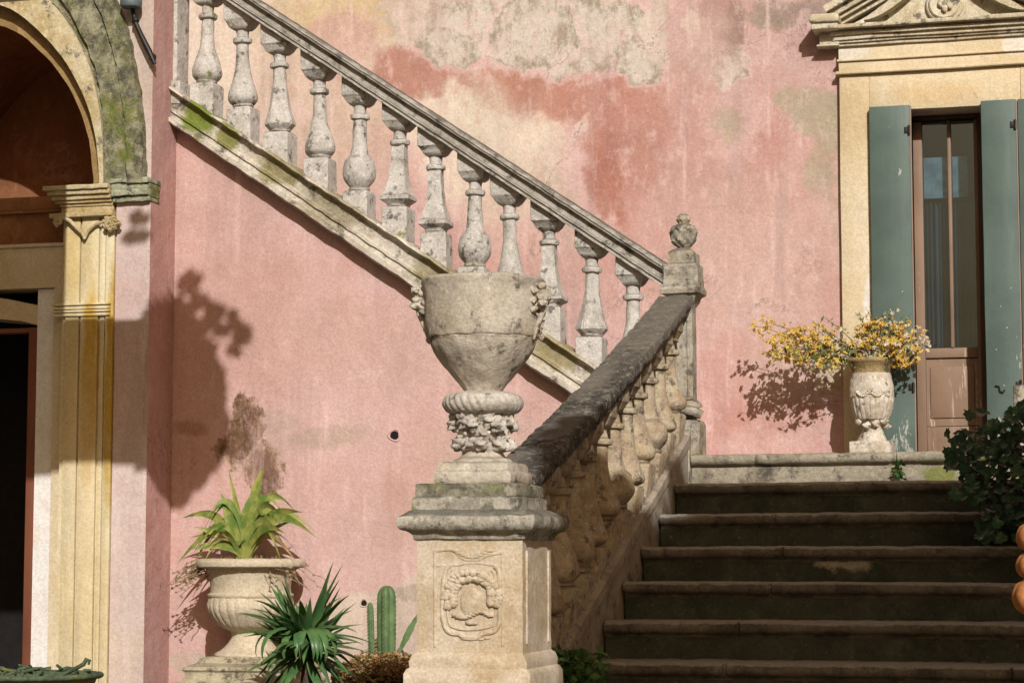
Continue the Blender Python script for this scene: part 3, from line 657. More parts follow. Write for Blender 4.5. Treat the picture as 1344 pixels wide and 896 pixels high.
# ---------------- upper balustrade
ub = thing('upper_balustrade', 'sloping grey stone balustrade of the upper flight, above the pink stair wall', 'balustrade', (-3.6, 10.97, 1.6))
bm = bmesh.new()
sect = [(10.89, -.02), (10.850, .0), (10.850, .10), (10.868, .12), (10.868, .17), (10.858, .18), (10.858, .24), (10.866, .27), (10.866, .60), (10.850, .62), (10.850, .66), (10.836, .68), (10.836, .74), (10.828, .78), (10.828, .86), (10.838, .95), (10.87, 1.0), (10.97, 1.03), (11.05, 1.0), (11.09, .9), (11.09, .7), (11.06, .62), (11.06, .16), (11.08, .06), (11.08, 0)]
band(bm, sect, xat(230, YS, -60), xat(872, YS, 360), rail_t, rail_b, 120)
finish(bm, 'handrail', M['rail'], ub, rough=.0025, rs=17, ang=25)
YB = 10.965
def square(r, z): return [(r, z)]
def baluster_bm(kind, H):
    """H = clear height from plinth top block to abacus; origin at the foot"""
    bm = bmesh.new(); h = H
    # foot block and abacus (both reach into string and rail)
    fb = .26*h if kind != 'ball' else .18*h
    fb = {'round': .20, 'ball': .14, 'square': .22, 'octagon': .20, 'pear': .17}[kind]*h
    b2 = bmesh.new(); lathe(b2, [(.062, -.16), (.062, fb-.012), (.055, fb)], seg=4); bmesh.ops.bevel(b2, geom=[e for e in b2.edges], offset=.004, segments=1, affect='EDGES')
    me = bpy.data.meshes.new('t'); b2.to_mesh(me); b2.free(); bm.from_mesh(me)
    ab = h*.90
    b2 = bmesh.new(); lathe(b2, [(.036, ab-.035), (.050, ab-.02), (.064, ab+.008), (.070, ab+.014), (.070, h+.12)], seg=4); bmesh.ops.bevel(b2, geom=[e for e in b2.edges], offset=.003, segments=1, affect='EDGES')
    me = bpy.data.meshes.new('t'); b2.to_mesh(me); b2.free(); bm.from_mesh(me)
    nk = [(.032, ab-.03), (.028, ab-.06), (.030, ab-.075), (.045, ab-.082), (.047, ab-.092), (.044, ab-.103), (.032, ab-.108)]
    z0 = fb; hh = ab-.108-z0
    if kind in ('round', 'pear'):
        body = curve([(.029, ab-.104), (.032, z0+hh*.72), (.042, z0+hh*.52), (.062, z0+hh*.32), (.073, z0+hh*.2), (.068, z0+hh*.1), (.045, z0+hh*.03)] if kind == 'round' else
                     [(.031, ab-.105), (.034, z0+hh*.7), (.045, z0+hh*.45), (.064, z0+hh*.22), (.074, z0+hh*.11), (.066, z0+hh*.04), (.04, z0)], 4)
        seg = 28
    elif kind == 'ball':
        body = curve([(.031, ab-.105), (.034, z0+hh*.75), (.040, z0+hh*.58), (.046, z0+hh*.5)], 3)+curve([(.066, z0+hh*.44), (.078, z0+hh*.30), (.074, z0+hh*.18), (.05, z0+hh*.07), (.036, z0+hh*.03)], 4)
        seg = 28
    elif kind == 'octagon':
        body = [(.029, ab-.104), (.033, z0+hh*.75), (.045, z0+hh*.45), (.060, z0+hh*.24), (.070, z0+hh*.16), (.070, z0+hh*.12), (.050, z0+hh*.04), (.04, z0)]; seg = 8
    else:
        body = [(.029, ab-.104), (.032, z0+hh*.72), (.040, z0+hh*.46), (.058, z0+hh*.22), (.070, z0+hh*.17), (.070, z0+hh*.11), (.045, z0+hh*.05), (.04, z0)]; seg = 4
    lathe(bm, nk[::-1], seg=28)
    if kind in ('octagon', 'square'):
        b2 = bmesh.new(); lathe(b2, dense(body[::-1], .03), seg=seg)
        bmesh.ops.bevel(b2, geom=[e for e in b2.edges if abs(e.verts[0].co.z-e.verts[1].co.z) > .004], offset=.006, segments=2, affect='EDGES')
        me = bpy.data.meshes.new('t'); b2.to_mesh(me); b2.free(); bm.from_mesh(me)
    else: lathe(bm, [(p[0], p[1]) for p in body][::-1], seg=seg)
    lathe(bm, [(.04, z0-.002), (.05, z0+.006), (.052, z0+.014), (.044, z0+.022)], seg=24)
    return bm
kinds = [(272, 'round'), (320, 'round'), (369, 'octagon'), (421, 'round'), (472, 'ball'), (523, 'square'), (573, 'square'), (623, 'ball'), (671, 'pear'), (722, 'square'), (776, 'octagon'), (831, 'round')]
for px, kd in kinds:
    py = 90+(px-420)*.66+60
    x = xat(px, YB, py); zb_ = str_t(x); H = rail_b(x)-zb_
    b = baluster_bm(kd, H)
    for v in b.verts: v.co.x *= 1.09; v.co.y *= 1.09
    for v in b.verts:      # the blocks are cut to the slope
        v.co.z = max(min(v.co.z, rail_b(x+v.co.x)+.012-zb_), str_t(x+v.co.x)-.03-zb_)
    # weathering: each one a little different
    off = Vector((rnd.random()*50, rnd.random()*50, 0)); tilt = Matrix.Rotation(R(rnd.uniform(-1.2, 1.2)), 4, 'Y') @ Matrix.Rotation(R(rnd.uniform(-3, 3)), 4, 'Z')
    for v in b.verts:
        q = v.co+off; v.co += mnoise.noise_vector(q*16)*.0045+mnoise.noise_vector(q*45)*.002
    bmesh.ops.transform(b, matrix=tilt, verts=b.verts)
    o = finish(b, 'baluster', M['baluster'], None, ang=32)
    o.location = (x, YB, zb_); o.parent = ub; o.matrix_parent_inverse = Matrix.Translation(-ub.location)
# half post where the balustrade meets the wing
bm = bmesh.new()
xh = xat(240, YB, 60)
box(bm, XC-.01, xh, 10.89, 11.05, str_t(xh)-.1, str_t(xh)+1.1, bev=.008, sub=.08)
box(bm, XC-.01, xh+.03, 10.87, 11.07, str_t(xh)-.08, str_t(xh)+.05, bev=.012, sub=.05)
finish(bm, 'end_post', M['baluster'], ub, rough=.004, rs=20)

# ================================================================== NEWEL POST at the turn
YN = 10.93
nw = thing('newel_post', 'weathered stone newel post with a pine-cone finial where both balustrades meet', 'post', (NX, YN, LZ))
nz = lambda py: zat(py, YN-.09, 893)
nxp = xat(893, YN-.09, 400)
NC = (nxp, YN, 0)
bm = bmesh.new()
lathe(bm, dense([(.088, LZ-.3), (.088, nz(556)), (.080, nz(551))], .05), NC, seg=4)
lathe(bm, dense([(.050, nz(551)), (.050, nz(400)), (.058, nz(396))], .05), NC, seg=4)
for s in (-1, 1):
    box(bm, NC[0]+s*.030-.006, NC[0]+s*.030+.006, YN-.058, YN-.049, nz(540), nz(408), bev=.002)
finish(bm, 'shaft', M['newel'], nw, rough=.003, rs=20)
bm = bmesh.new()
lathe(bm, dense([(.055, nz(399)), (.066, nz(393)), (.072, nz(388)), (.094, nz(384)), (.098, nz(378)), (.090, nz(374)), (.084, nz(373)), (.084, nz(347)), (.078, nz(345)), (.066, nz(344)), (.064, nz(330)), (.055, nz(327)), (.030, nz(323))], .02), NC, seg=4)
finish(bm, 'cap', M['newel'], nw, rough=.006, rs=25)
bm = bmesh.new()
prof = curve([(.022, nz(326)), (.026, nz(323)), (.038, nz(320)), (.058, nz(314)), (.066, nz(304)), (.057, nz(295)), (.032, nz(291)), (.026, nz(289)), (.034, nz(285)), (.026, nz(280)), (.014, nz(277)), (.004, nz(273))], 4)
lathe(bm, prof, NC, seg=36, mod=lambda r, z, a: r*(1+.13*math.sin(8*a+math.floor(z*90)*1.3)*abs(math.sin(z*283))))
finish(bm, 'finial', M['newel'], nw, rough=.002, rs=40)
bm = bmesh.new()     # scroll bracket
for (px, py, r, sq) in ((905, 531, .036, (1.5, 1, .75)), (882, 538, .034, (1.2, 1, .8)), (913, 543, .026, (1, 1, .7)), (896, 522, .028, (1.6, 1.2, .5)), (880, 549, .03, (1, 1, .7))):
    p = at(px, py, YN-.1); blobby(bm, (p.x, YN-.06, p.z), r, sq, 3, .25, 2)
p = at(898, 541, YN-.1); tube(bm, [(p.x-.09, YN-.1, p.z), (p.x-.03, YN-.105, p.z+.02), (p.x+.05, YN-.1, p.z+.005), (p.x+.085, YN-.09, p.z-.015)], [.02, .024, .024, .02], 10)
finish(bm, 'scroll', M['newel'], nw, rough=.003, rs=30)
bm = bmesh.new(); box(bm, NC[0]-.088, X0-.004, Y0-.02, YN+.088, LZ-.35, nz(560), bev=.006, sub=.06)
finish(bm, 'plinth', M['newel'], nw, rough=.004, rs=20)

# ================================================================== LOWER STEPS and landing
steps = thing('stone_staircase', 'broad dark stone garden steps with rounded nosings below the landing', 'staircase', (-1, Y0, 0))
XR = 1.15
r8 = random.Random(77); joints = [[X0+r8.uniform(.5, 1.1)+k*r8.uniform(.8, 1.15) for k in range(3)] for _ in range(10)]
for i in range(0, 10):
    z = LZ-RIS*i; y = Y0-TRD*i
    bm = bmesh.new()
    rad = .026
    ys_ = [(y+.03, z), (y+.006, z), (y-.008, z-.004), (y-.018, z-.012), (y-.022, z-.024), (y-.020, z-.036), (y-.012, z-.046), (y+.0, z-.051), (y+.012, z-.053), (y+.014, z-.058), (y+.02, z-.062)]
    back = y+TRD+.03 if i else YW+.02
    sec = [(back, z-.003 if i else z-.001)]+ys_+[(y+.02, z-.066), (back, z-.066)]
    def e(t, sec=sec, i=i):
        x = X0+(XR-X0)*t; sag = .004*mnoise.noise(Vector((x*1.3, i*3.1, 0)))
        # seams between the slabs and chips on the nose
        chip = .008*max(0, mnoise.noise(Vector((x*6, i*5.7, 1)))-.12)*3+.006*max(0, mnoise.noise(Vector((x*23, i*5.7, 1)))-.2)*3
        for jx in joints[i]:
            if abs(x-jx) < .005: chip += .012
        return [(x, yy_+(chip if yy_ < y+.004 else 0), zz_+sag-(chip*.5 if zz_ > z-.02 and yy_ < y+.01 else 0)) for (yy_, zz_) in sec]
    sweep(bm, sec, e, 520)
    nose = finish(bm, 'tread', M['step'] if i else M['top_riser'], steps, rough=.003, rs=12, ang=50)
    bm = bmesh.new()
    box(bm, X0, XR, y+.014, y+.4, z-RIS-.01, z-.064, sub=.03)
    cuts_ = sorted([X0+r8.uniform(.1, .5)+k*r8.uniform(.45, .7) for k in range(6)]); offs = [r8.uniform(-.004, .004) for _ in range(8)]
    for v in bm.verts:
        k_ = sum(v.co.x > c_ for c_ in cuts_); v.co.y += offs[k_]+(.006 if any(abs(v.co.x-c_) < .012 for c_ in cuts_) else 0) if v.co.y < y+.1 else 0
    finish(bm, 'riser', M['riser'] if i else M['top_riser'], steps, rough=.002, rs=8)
# ---------------- lower balustrade
lb = thing('lower_balustrade', 'black lichened stone balustrade running down beside the lower steps to the pedestal', 'balustrade', (NX, 9.2, .6))
RU, RL = 10.86, 7.72
zu, zl = zat(388, 10.83, 880), zat(640, RL, 715)
rz = lambda y: zl+(zu-zl)*(y-RL)/(RU-RL) - .035*math.sin(math.pi*(y-RL)/(RU-RL))
cu, cl = at(900, 563, Y0), atx(737, 856, X0)
cz = lambda y: cl.z+(cu.z-cl.z)*(y-cl.y)/(cu.y-cl.y)
bm = bmesh.new()
sect = [(-.095, -.045), (-.099, -.02), (-.094, .0), (-.05, .004), (0, .006), (.05, .004), (.094, 0), (.099, -.02), (.095, -.045), (.075, -.06), (.072, -.085), (.05, -.1), (-.05, -.1), (-.072, -.085), (-.075, -.06)]
def e(t):
    y = RL-.02+(RU-RL+.02)*t; w = .90+.12*(1-t)**4
    return [(NX+a*w, y, rz(y)+b) for a, b in sect]
sweep(bm, sect, e, 130)
finish(bm, 'handrail', M['black_rail'], lb, rough=.007, rs=14, ang=40)
bm = bmesh.new()
sect2 = [(-.085, -.3), (-.09, 0), (-.06, .012), (.03, .012), (.05, .0), (.055, -.018), (.068, -.022), (.078, -.03), (X0-NX-.002, -.034), (X0-NX-.002, -.075), (X0-NX-.012, -.08), (X0-NX-.012, -.7), (-.085, -.7)]
def e(t):
    y = RL-.15+(YN-.09-RL+.15)*t
    return [(NX+a, y, cz(y)+b) for a, b in sect2]
sweep(bm, sect2, e, 90)
finish(bm, 'base_rail', M['curb'], lb, rough=.0025, rs=9, ang=30)
nb = 13
for k in range(nb):
    y = RL+.16+(RU-.17-RL-.16)*k/(nb-1)
    H = rz(y)-.085-(cz(y)+.01)
    kd = ('round', 'ball', 'pear')[k % 3]
    b = baluster_bm(kd, H)
    for v in b.verts:
        if v.co.z > .02 and v.co.z < H*.84: v.co.x *= 1.22; v.co.y *= 1.22
        else: v.co.x *= .9; v.co.y *= .9
    # trim the ends so nothing pokes through the rails
    for v in b.verts:
        v.co.z = min(max(v.co.z, -.06), H+.03)
    off = Vector((rnd.random()*50, k*9, 0))
    for v in b.verts:
        q = v.co+off; v.co += mnoise.noise_vector(q*15)*.004+mnoise.noise_vector(q*40)*.002
    o = finish(b, 'baluster', M['inner_baluster'], None, ang=32)
    o.location = (NX-.005, y, cz(y)+.01); o.parent = lb; o.matrix_parent_inverse = Matrix.Translation(-lb.location)

# ================================================================== PEDESTAL
YQ = 7.40                              # front face
px0, px1 = xat(547, YQ, 780), xat(686, YQ, 780)
PCX = (px0+px1)/2; hwid = (px1-px0)/2; PD = hwid*.92; PYC = YQ+hwid
pz = lambda py: zat(py, YQ, 616)
ped = thing('stone_pedestal', 'pale limestone pedestal with a carved wreath panel and mossy cap, under the big urn', 'pedestal', (PCX, PYC, 0))
PC = (PCX, PYC, 0)
bm = bmesh.new()
lathe(bm, dense([(hwid+.035, 0), (hwid+.035, pz(884)), (hwid+.026, pz(878)), (hwid+.018, pz(876)), (hwid+.02, pz(868)), (hwid+.012, pz(860)), (hwid, pz(856))], .03), PC, seg=4)
b2 = None
finish(bm, 'base', M['pedestal'], ped, rough=.003, rs=14)
bm = bmesh.new()
lathe(bm, dense([(hwid, pz(857)), (hwid, pz(715)), (hwid-.0, pz(708))], .025), PC, seg=4)
sh = finish(bm, 'shaft', M['pedestal'], ped, rough=.0025, rs=12)
bm = bmesh.new()
lathe(bm, dense([(hwid, pz(709)), (hwid+.010, pz(706)), (hwid+.012, pz(701)), (hwid+.02, pz(698)), (hwid+.045, pz(695)), (hwid+.058, pz(690)), (hwid+.062, pz(684)), (hwid+.055, pz(677)), (hwid+.035, pz(673)), (hwid+.02, pz(670)), (hwid+.005, pz(668))], .012), PC, seg=4)
# corner worn: knock the square corners off
for v in bm.verts:
    dx, dy = v.co.x-PCX, v.co.y-PYC
    k = (abs(dx)+abs(dy))/(2*hwid+.09)
    if k > 1: v.co.x -= dx*(k-1)*.35; v.co.y -= dy*(k-1)*.35
cut = bmesh.ops.subdivide_edges(bm, edges=[e for e in bm.edges if e.calc_length() > .08], cuts=10)
finish(bm, 'cap', M['cap'], ped, rough=.0065, rs=16, ang=45)
# frames and relief of the panel
yf = YQ-.001
def pp(px, py): p = at(px, py, YQ); return Vector((p.x, 0, p.z))
bm = bmesh.new()
def strip(pts, r, y=None, fl=.6, seg=8):
    b2 = bmesh.new(); P_ = [(q.x, (y or yf), q.z) for q in [pp(*a) for a in pts]]
    tube(b2, P_, r, seg)
    for v in b2.verts: v.co.y = yf+(v.co.y-yf)*fl
    me = bpy.data.meshes.new('t'); b2.to_mesh(me); b2.free(); bm.from_mesh(me)
strip([(571, 848), (571, 722)], .006); strip([(660, 848), (660, 724)], .006)
strip([(571, 722), (595, 720), (604, 731), (614, 735), (628, 734), (640, 728), (660, 724)], .006)
rr_ = [(590, 742), (584, 752), (581, 790), (583, 818), (590, 829), (603, 831), (611, 836), (627, 836), (634, 831), (648, 828), (655, 818), (657, 790), (655, 752), (650, 742)]
strip(curve(rr_, 3), .009, fl=.9); strip(curve([(593, 748), (589, 756), (587, 790), (589, 815), (596, 823), (619, 826), (643, 822), (649, 815), (651, 790), (649, 756), (645, 748)], 3), .004, fl=1)
strip(curve([(571, 741), (590, 742), (619, 738), (650, 741), (660, 742)], 3), .005)
finish(bm, 'panel_frame', M['pedestal'], ped, rough=.002, rs=30)
bm = bmesh.new()
for i in range(26):       # wreath arch of leaves
    t = i/25; a = math.pi*(1.12-1.24*t)
    cx, cy = 620+30*math.cos(a), 783-28*math.sin(a)
    for s in (-1, 1):
        q = pp(cx+s*4*math.cos(a)+rnd.uniform(-1.5, 1.5), cy-s*4*math.sin(a)+rnd.uniform(-1.5, 1.5))
        blobby(bm, (q.x, yf-.004, q.z), .013, (1+.4*rnd.random(), .75, .7+.5*rnd.random()), 2, .5, 2)
finish(bm, 'wreath', M['pedestal'], ped, ang=60); bm = bmesh.new()
for i in range(11):      # lower ribbon
    t = i/10; q = pp(598+45*t, 806+4*math.sin(t*math.pi*2)+2*abs(t-.5))
    blobby(bm, (q.x, yf-.003, q.z), .011, (1.3, .7, .6), 2, .5, 2)
finish(bm, 'ribbon', M['pedestal'], ped, ang=60); bm = bmesh.new()
q = pp(620, 790); blobby(bm, (q.x, yf+.001, q.z), .05, (.9, .16, 1.0), 3, .1, 2)
q = pp(619, 817); blobby(bm, (q.x, yf-.002, q.z), .02, (1.2, .5, .4), 2, .3, 2)
finish(bm, 'boss', M['pedestal'], ped, ang=60); bm = bmesh.new()
for i in range(9):
    t = i/8; q = pp(598+44*t, 722+9*math.sin(math.pi*t)); blobby(bm, (q.x, yf, q.z), .012, (1.5, .5, .6), 2, .4, 2)
finish(bm, 'garland', M['pedestal'], ped, ang=60); bm = bmesh.new()
for i in range(8):
    q = pp(600+rnd.uniform(-4, 42), 835+rnd.uniform(-3, 4)); blobby(bm, (q.x, yf, q.z), .008, (1.5, .6, .6), 2, .4, 2)
finish(bm, 'lower_carving', M['pedestal'], ped, ang=60)
# side panel lines
bm = bmesh.new()
xs = px1
for yq in (YQ+.045, YQ+2*hwid-.045):
    bm = bmesh.new(); box(bm, xs-.004, xs+.006, yq-.004, yq+.004, pz(845), pz(722), bev=.002)
    finish(bm, 'side_fillet', M['pedestal'], ped)

# ================================================================== URN on the pedestal
UX = xat(634, PYC, 500); uz = lambda py: zat(py, PYC, 634); UC = (UX, PYC, 0)
ur = lambda w: w/2/ppm((UX, PYC, 1.5))
urn = thing('stone_urn', 'large empty stone urn with worn mask handles on top of the pedestal', 'urn', (UX, PYC, pz(668)))
bm = bmesh.new()
q = ur(140)
lathe(bm, dense([(ur(142), pz(669)), (ur(142), uz(655)), (ur(138), uz(653))], .02), (UX-.01, PYC, 0), seg=4)
bmesh.ops.subdivide_edges(bm, edges=[e for e in bm.edges if e.calc_length() > .08], cuts=8)
finish(bm, 'plinth_slab', M['cap'], urn, rough=.004, rs=20)
bm = bmesh.new()
lathe(bm, dense([(ur(134), uz(653)), (ur(136), uz(650)), (ur(134), uz(638)), (ur(126), uz(636))], .015), (UX-.008, PYC, 0), seg=4)
bmesh.ops.subdivide_edges(bm, edges=[e for e in bm.edges if e.calc_length() > .08], cuts=8)
finish(bm, 'mossy_slab', M['mossy_slab'], urn, rough=.005, rs=22)
bm = bmesh.new()
lathe(bm, dense([(ur(100), uz(637)), (ur(106), uz(633)), (ur(106), uz(623)), (ur(102), uz(620)), (ur(98), uz(619)), (ur(98), uz(611)), (ur(92), uz(608)), (ur(80), uz(607))], .012), UC, seg=4)
bmesh.ops.subdivide_edges(bm, edges=[e for e in bm.edges if e.calc_length() > .06], cuts=6)
bmesh.ops.smooth_vert(bm, verts=bm.verts, factor=.3, use_axis_x=True, use_axis_y=True, use_axis_z=True)
lathe(bm, curve([(ur(80), uz(608)), (ur(76), uz(604)), (ur(72), uz(602)), (ur(60), uz(600)), (ur(54), uz(594)), (ur(52), uz(589))], 4), UC, seg=40)
finish(bm, 'foot', M['urn'], urn, rough=.004, rs=22)
bm = bmesh.new()    # carved knop: body and acanthus leaves
lathe(bm, curve([(ur(56), uz(592)), (ur(60), uz(585)), (ur(54), uz(578)), (ur(58), uz(560)), (ur(66), uz(548)), (ur(70), uz(540))], 5), UC, seg=40)
for ring, (yy_, rr2, nn) in enumerate(((583, 30, 7), (570, 27, 6), (558, 33, 6), (549, 31, 7))):
    for k in range(nn):
        a = 2*math.pi*(k+.5*(ring % 2))/nn+.3
        blobby(bm, (UX+ur(rr2*2)*math.cos(a), PYC+ur(rr2*2)*math.sin(a), uz(yy_)), .028 if ring != 1 else .022, (1.15, 1.0, .85 if ring % 2 == 0 else 1.0), 3, .85, 1.9)
finish(bm, 'knop', M['urn_pale'], urn, ang=60)
bm = bmesh.new()    # gadrooned ring
lathe(bm, curve([(ur(64), uz(545)), (ur(90), uz(542)), (ur(102), uz(536)), (ur(106), uz(529)), (ur(100), uz(521)), (ur(84), uz(517)), (ur(58), uz(514))], 5), UC, seg=192,
      mod=lambda r, z, a: r*(1+.035*abs(math.sin(15*(a+(z-uz(529))*3)))-.02) if r > ur(66) else r)
finish(bm, 'gadrooned_ring', M['urn_pale'], urn)
bm = bmesh.new()
outp = curve([(ur(46), uz(517)), (ur(56), uz(508)), (ur(84), uz(492)), (ur(112), uz(475)), (ur(132), uz(459)), (ur(141), uz(448))], 5)
outp += [(ur(144), uz(446)), (ur(143), uz(445)), (ur(147), uz(444)), (ur(148), uz(442))]+curve([(ur(151), uz(436)), (ur(155), uz(410)), (ur(158), uz(385)), (ur(163), uz(374)), (ur(164), uz(370)), (ur(160), uz(367))], 5)
inner = [(ur(150), uz(368)), (ur(145), uz(376)), (ur(140), uz(410)), (ur(120), uz(450)), (ur(70), uz(480)), (.001, uz(488))]
lathe(bm, outp+inner, UC, seg=96, mod=lambda r, z, a: r+(.0035*mnoise.noise(Vector((math.cos(a)*6, math.sin(a)*6, z*22))) if z < uz(445) else 0)+(.004*mnoise.noise(Vector((math.cos(a)*9, math.sin(a)*9, 3))) if uz(449) < z < uz(442) else 0))
finish(bm, 'bowl', M['urn'], urn, rough=.0035, rs=18, ang=50)
for s, (hx) in ((-1, 563), (1, 706)):
    bm = bmesh.new()
    sx_ = hx-634
    cxm = UX+ur((abs(sx_)+5)*2)*s
    for (dy, r, sq) in ((0, .040, (.95, .9, .95)), (8, .032, (.9, .9, .8)), (-9, .026, (1.1, .8, .6)), (20, .024, (.7, .8, 1.2)), (34, .016, (.7, .7, 1.5)), (50, .009, (.8, .8, 1.4))):
        blobby(bm, (cxm+s*.004, PYC-.035+.001*dy, uz(393+dy)), r*1.1, sq, 3, .75, 2.4)
    for (dx, dy) in ((-.022, 4), (.012, 8), (0, -4), (-.026, -10), (.020, -8), (.03, 0), (-.03, 12), (.004, 20)):
        blobby(bm, (cxm+dx*-s, PYC-.068, uz(390+dy)), .014, (1.2, .8, .8), 2, .5, 2)
    tube(bm, [(cxm+s*.01, PYC-.035, uz(382)), (cxm+s*.03, PYC-.03, uz(392)), (cxm+s*.022, PYC-.03, uz(410)), (cxm-s*.002, PYC-.03, uz(432)), (cxm-s*.012, PYC-.03, uz(448))], [.012, .013, .011, .009, .004], 8)
    finish(bm, 'mask_handle', M['urn'], urn, ang=60, rough=.002, rs=40)

# ================================================================== WING with the arch
wing = thing('arched_wing', 'projecting pink wing at the left with a shaded yellow arch and mossy archivolt', 'building', (XC-.5, YP, 0))
w2 = lambda px, py, Y=YP: (at(px, py, Y).x, at(px, py, Y).z)
intr = [(134, 243), (132, 205), (125, 162), (109, 118), (86, 78), (54, 42), (18, 14), (-30, 0)]
mid = [(139, 243), (139, 200), (134, 145), (122, 92), (101, 46), (70, 4), (30, -30), (-30, -45)]
mid2 = [(143, 243), (143, 198), (139, 140), (128, 86), (108, 38), (78, -8), (36, -44), (-30, -62)]
outr = [(194, 243), (192, 180), (185, 115), (172, 50), (155, 0), (120, -70), (60, -125), (-30, -150)]
def arc(pts, Y=YP):
    c = curve(pts, 4); P = [w2(a, b, Y) for a, b in c]; ax = P[-1][0]
    return P+[(2*ax-x, z) for x, z in P[::-1][1:]]
I, A1, A2, O_ = arc(intr), arc(mid), arc(mid2), arc(outr)
axx = I[len(I)//2][0]; ex = w2(150, 448)[0]       # opening edge below the impost
TOP = 5.4; LX = 2*axx-ex
zi = w2(150, 243)[1]
# front wall: right pier, spandrels
bm = bmesh.new()
WX0 = XC; WXL = 2*axx-WX0
box(bm, ex, WX0, YP, YP+.3, 0, zi, sub=.4); box(bm, WXL-1.5, LX, YP, YP+.3, 0, zi)
outline = [(WX0, zi)]+[(WX0, TOP), (WXL-1.5, TOP), (WXL-1.5, zi)]+[p for p in I[::-1]]
outline = [p for p in outline]
prism(bm, outline, YP, YP+.3)
box(bm, XC-.3, XC-.001, YP+.3, YF+.06, 0, TOP)
for q in (((XC-.001, YF+.06), (-5.47, YW+.05), (-5.6, YW+.05), (XC-.28, YF+.06)),):
    lo = [bm.verts.new((x, y, 0)) for x, y in q]; hi = [bm.verts.new((x, y, TOP)) for x, y in q]
    bm.faces.new(lo); bm.faces.new(hi[::-1])
    for i in range(4): bm.faces.new((lo[i], lo[(i+1) % 4], hi[(i+1) % 4], hi[i]))
if True:  box(bm, WXL-1.5, WXL-1.2, YP+.3, YW, 0, TOP)
box(bm, WXL-1.5, -5.5, YP+.31, YW-.01, TOP-.2, TOP-.004)
bmesh.ops.recalc_face_normals(bm, faces=bm.faces)
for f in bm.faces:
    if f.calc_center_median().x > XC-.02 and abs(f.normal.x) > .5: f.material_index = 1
finish(bm, 'wall', [M['wing'], M['wing_side']], wing)
# archivolts
bm = bmesh.new(); I2 = [(x, z) for x, z in I]
ribbon(bm, I2, A1, YP-.035, YP+.02); finish(bm, 'archivolt', M['arch_cream'], wing, rough=.003, rs=14)
sca = lambda P, k: [(axx+(x-axx)*k, zi+(z-zi)*k) for x, z in P]
bm = bmesh.new(); ribbon(bm, sca(I, .9), sca(I, .999), YP+.05, YP+.14)
finish(bm, 'inner_arch', M['arch_inner'], wing, rough=.003, rs=14)
bm = bmesh.new()
mid_b = [((a[0]*.45+b[0]*.55), (a[1]*.45+b[1]*.55)) for a, b in zip(A2, O_)]
def dens(P, k=3):
    o = []
    for a, b in zip(P, P[1:]):
        for j in range(k): o.append((a[0]+(b[0]-a[0])*j/k, a[1]+(b[1]-a[1])*j/k))
    return o+[P[-1]]
ribbon(bm, dens(A2), dens(mid_b), YP-.05, YP+.02)
mid_c = [((a[0]*.40+b[0]*.60), (a[1]*.40+b[1]*.60)) for a, b in zip(A2, O_)]
ribbon(bm, dens(mid_c), dens(O_), YP-.068, YP+.02)
ribbon(bm, dens(A1), dens(A2), YP-.015, YP+.019)
bmesh.ops.subdivide_edges(bm, edges=[e for e in bm.edges if e.calc_length() > .05], cuts=3)
finish(bm, 'outer_archivolt', M['arch_moss'], wing, rough=.008, rs=16)
# vault and lunette
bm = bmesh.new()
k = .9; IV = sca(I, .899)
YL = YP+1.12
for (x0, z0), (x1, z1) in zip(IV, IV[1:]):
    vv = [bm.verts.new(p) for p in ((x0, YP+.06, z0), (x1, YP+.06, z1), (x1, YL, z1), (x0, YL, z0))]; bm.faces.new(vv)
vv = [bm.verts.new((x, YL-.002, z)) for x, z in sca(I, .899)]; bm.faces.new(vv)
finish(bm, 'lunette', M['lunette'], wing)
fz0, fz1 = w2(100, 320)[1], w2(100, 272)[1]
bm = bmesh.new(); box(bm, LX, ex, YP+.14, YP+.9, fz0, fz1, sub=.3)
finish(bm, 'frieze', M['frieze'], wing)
bm = bmesh.new(); box(bm, LX, ex-.02, YP+.115, YP+.92, fz1, w2(100, 268)[1], bev=.004); box(bm, LX, ex-.03, YP+.12, YP+.92, w2(100, 268)[1], w2(100, 250)[1], bev=.006)
finish(bm, 'string_course', M['frieze'], wing)
# impost
def stack(bm, x0, x1, rows, Yb, side=(1, 1)):
    """rows: (py_bottom, py_top, projection)"""
    for (a, b, p) in rows:
        box(bm, x0-p*side[0], x1+p*side[1], Yb-p, Yb+.1, w2(100, a)[1], w2(100, b)[1], bev=.004, sub=.05)
bm = bmesh.new(); xa_, xb_ = w2(84, 300)[0], w2(150, 300)[0]
stack(bm, xa_, xb_-.002, [(272, 268, .02), (268, 264, .035), (264, 258, .05), (258, 252, .068), (252, 246, .085), (281, 272, .012)], YP, (1, 0))
finish(bm, 'impost', M['impost'], wing, rough=.003, rs=25)
bm = bmesh.new()
stack(bm, w2(151, 300)[0], XC-.0, [(269, 262, .03), (262, 254, .05), (254, 246, .045), (246, 240, .06)], YP-.005, (0, .15))
finish(bm, 'mossy_impost', M['impost_moss'], wing, rough=.007, rs=22)
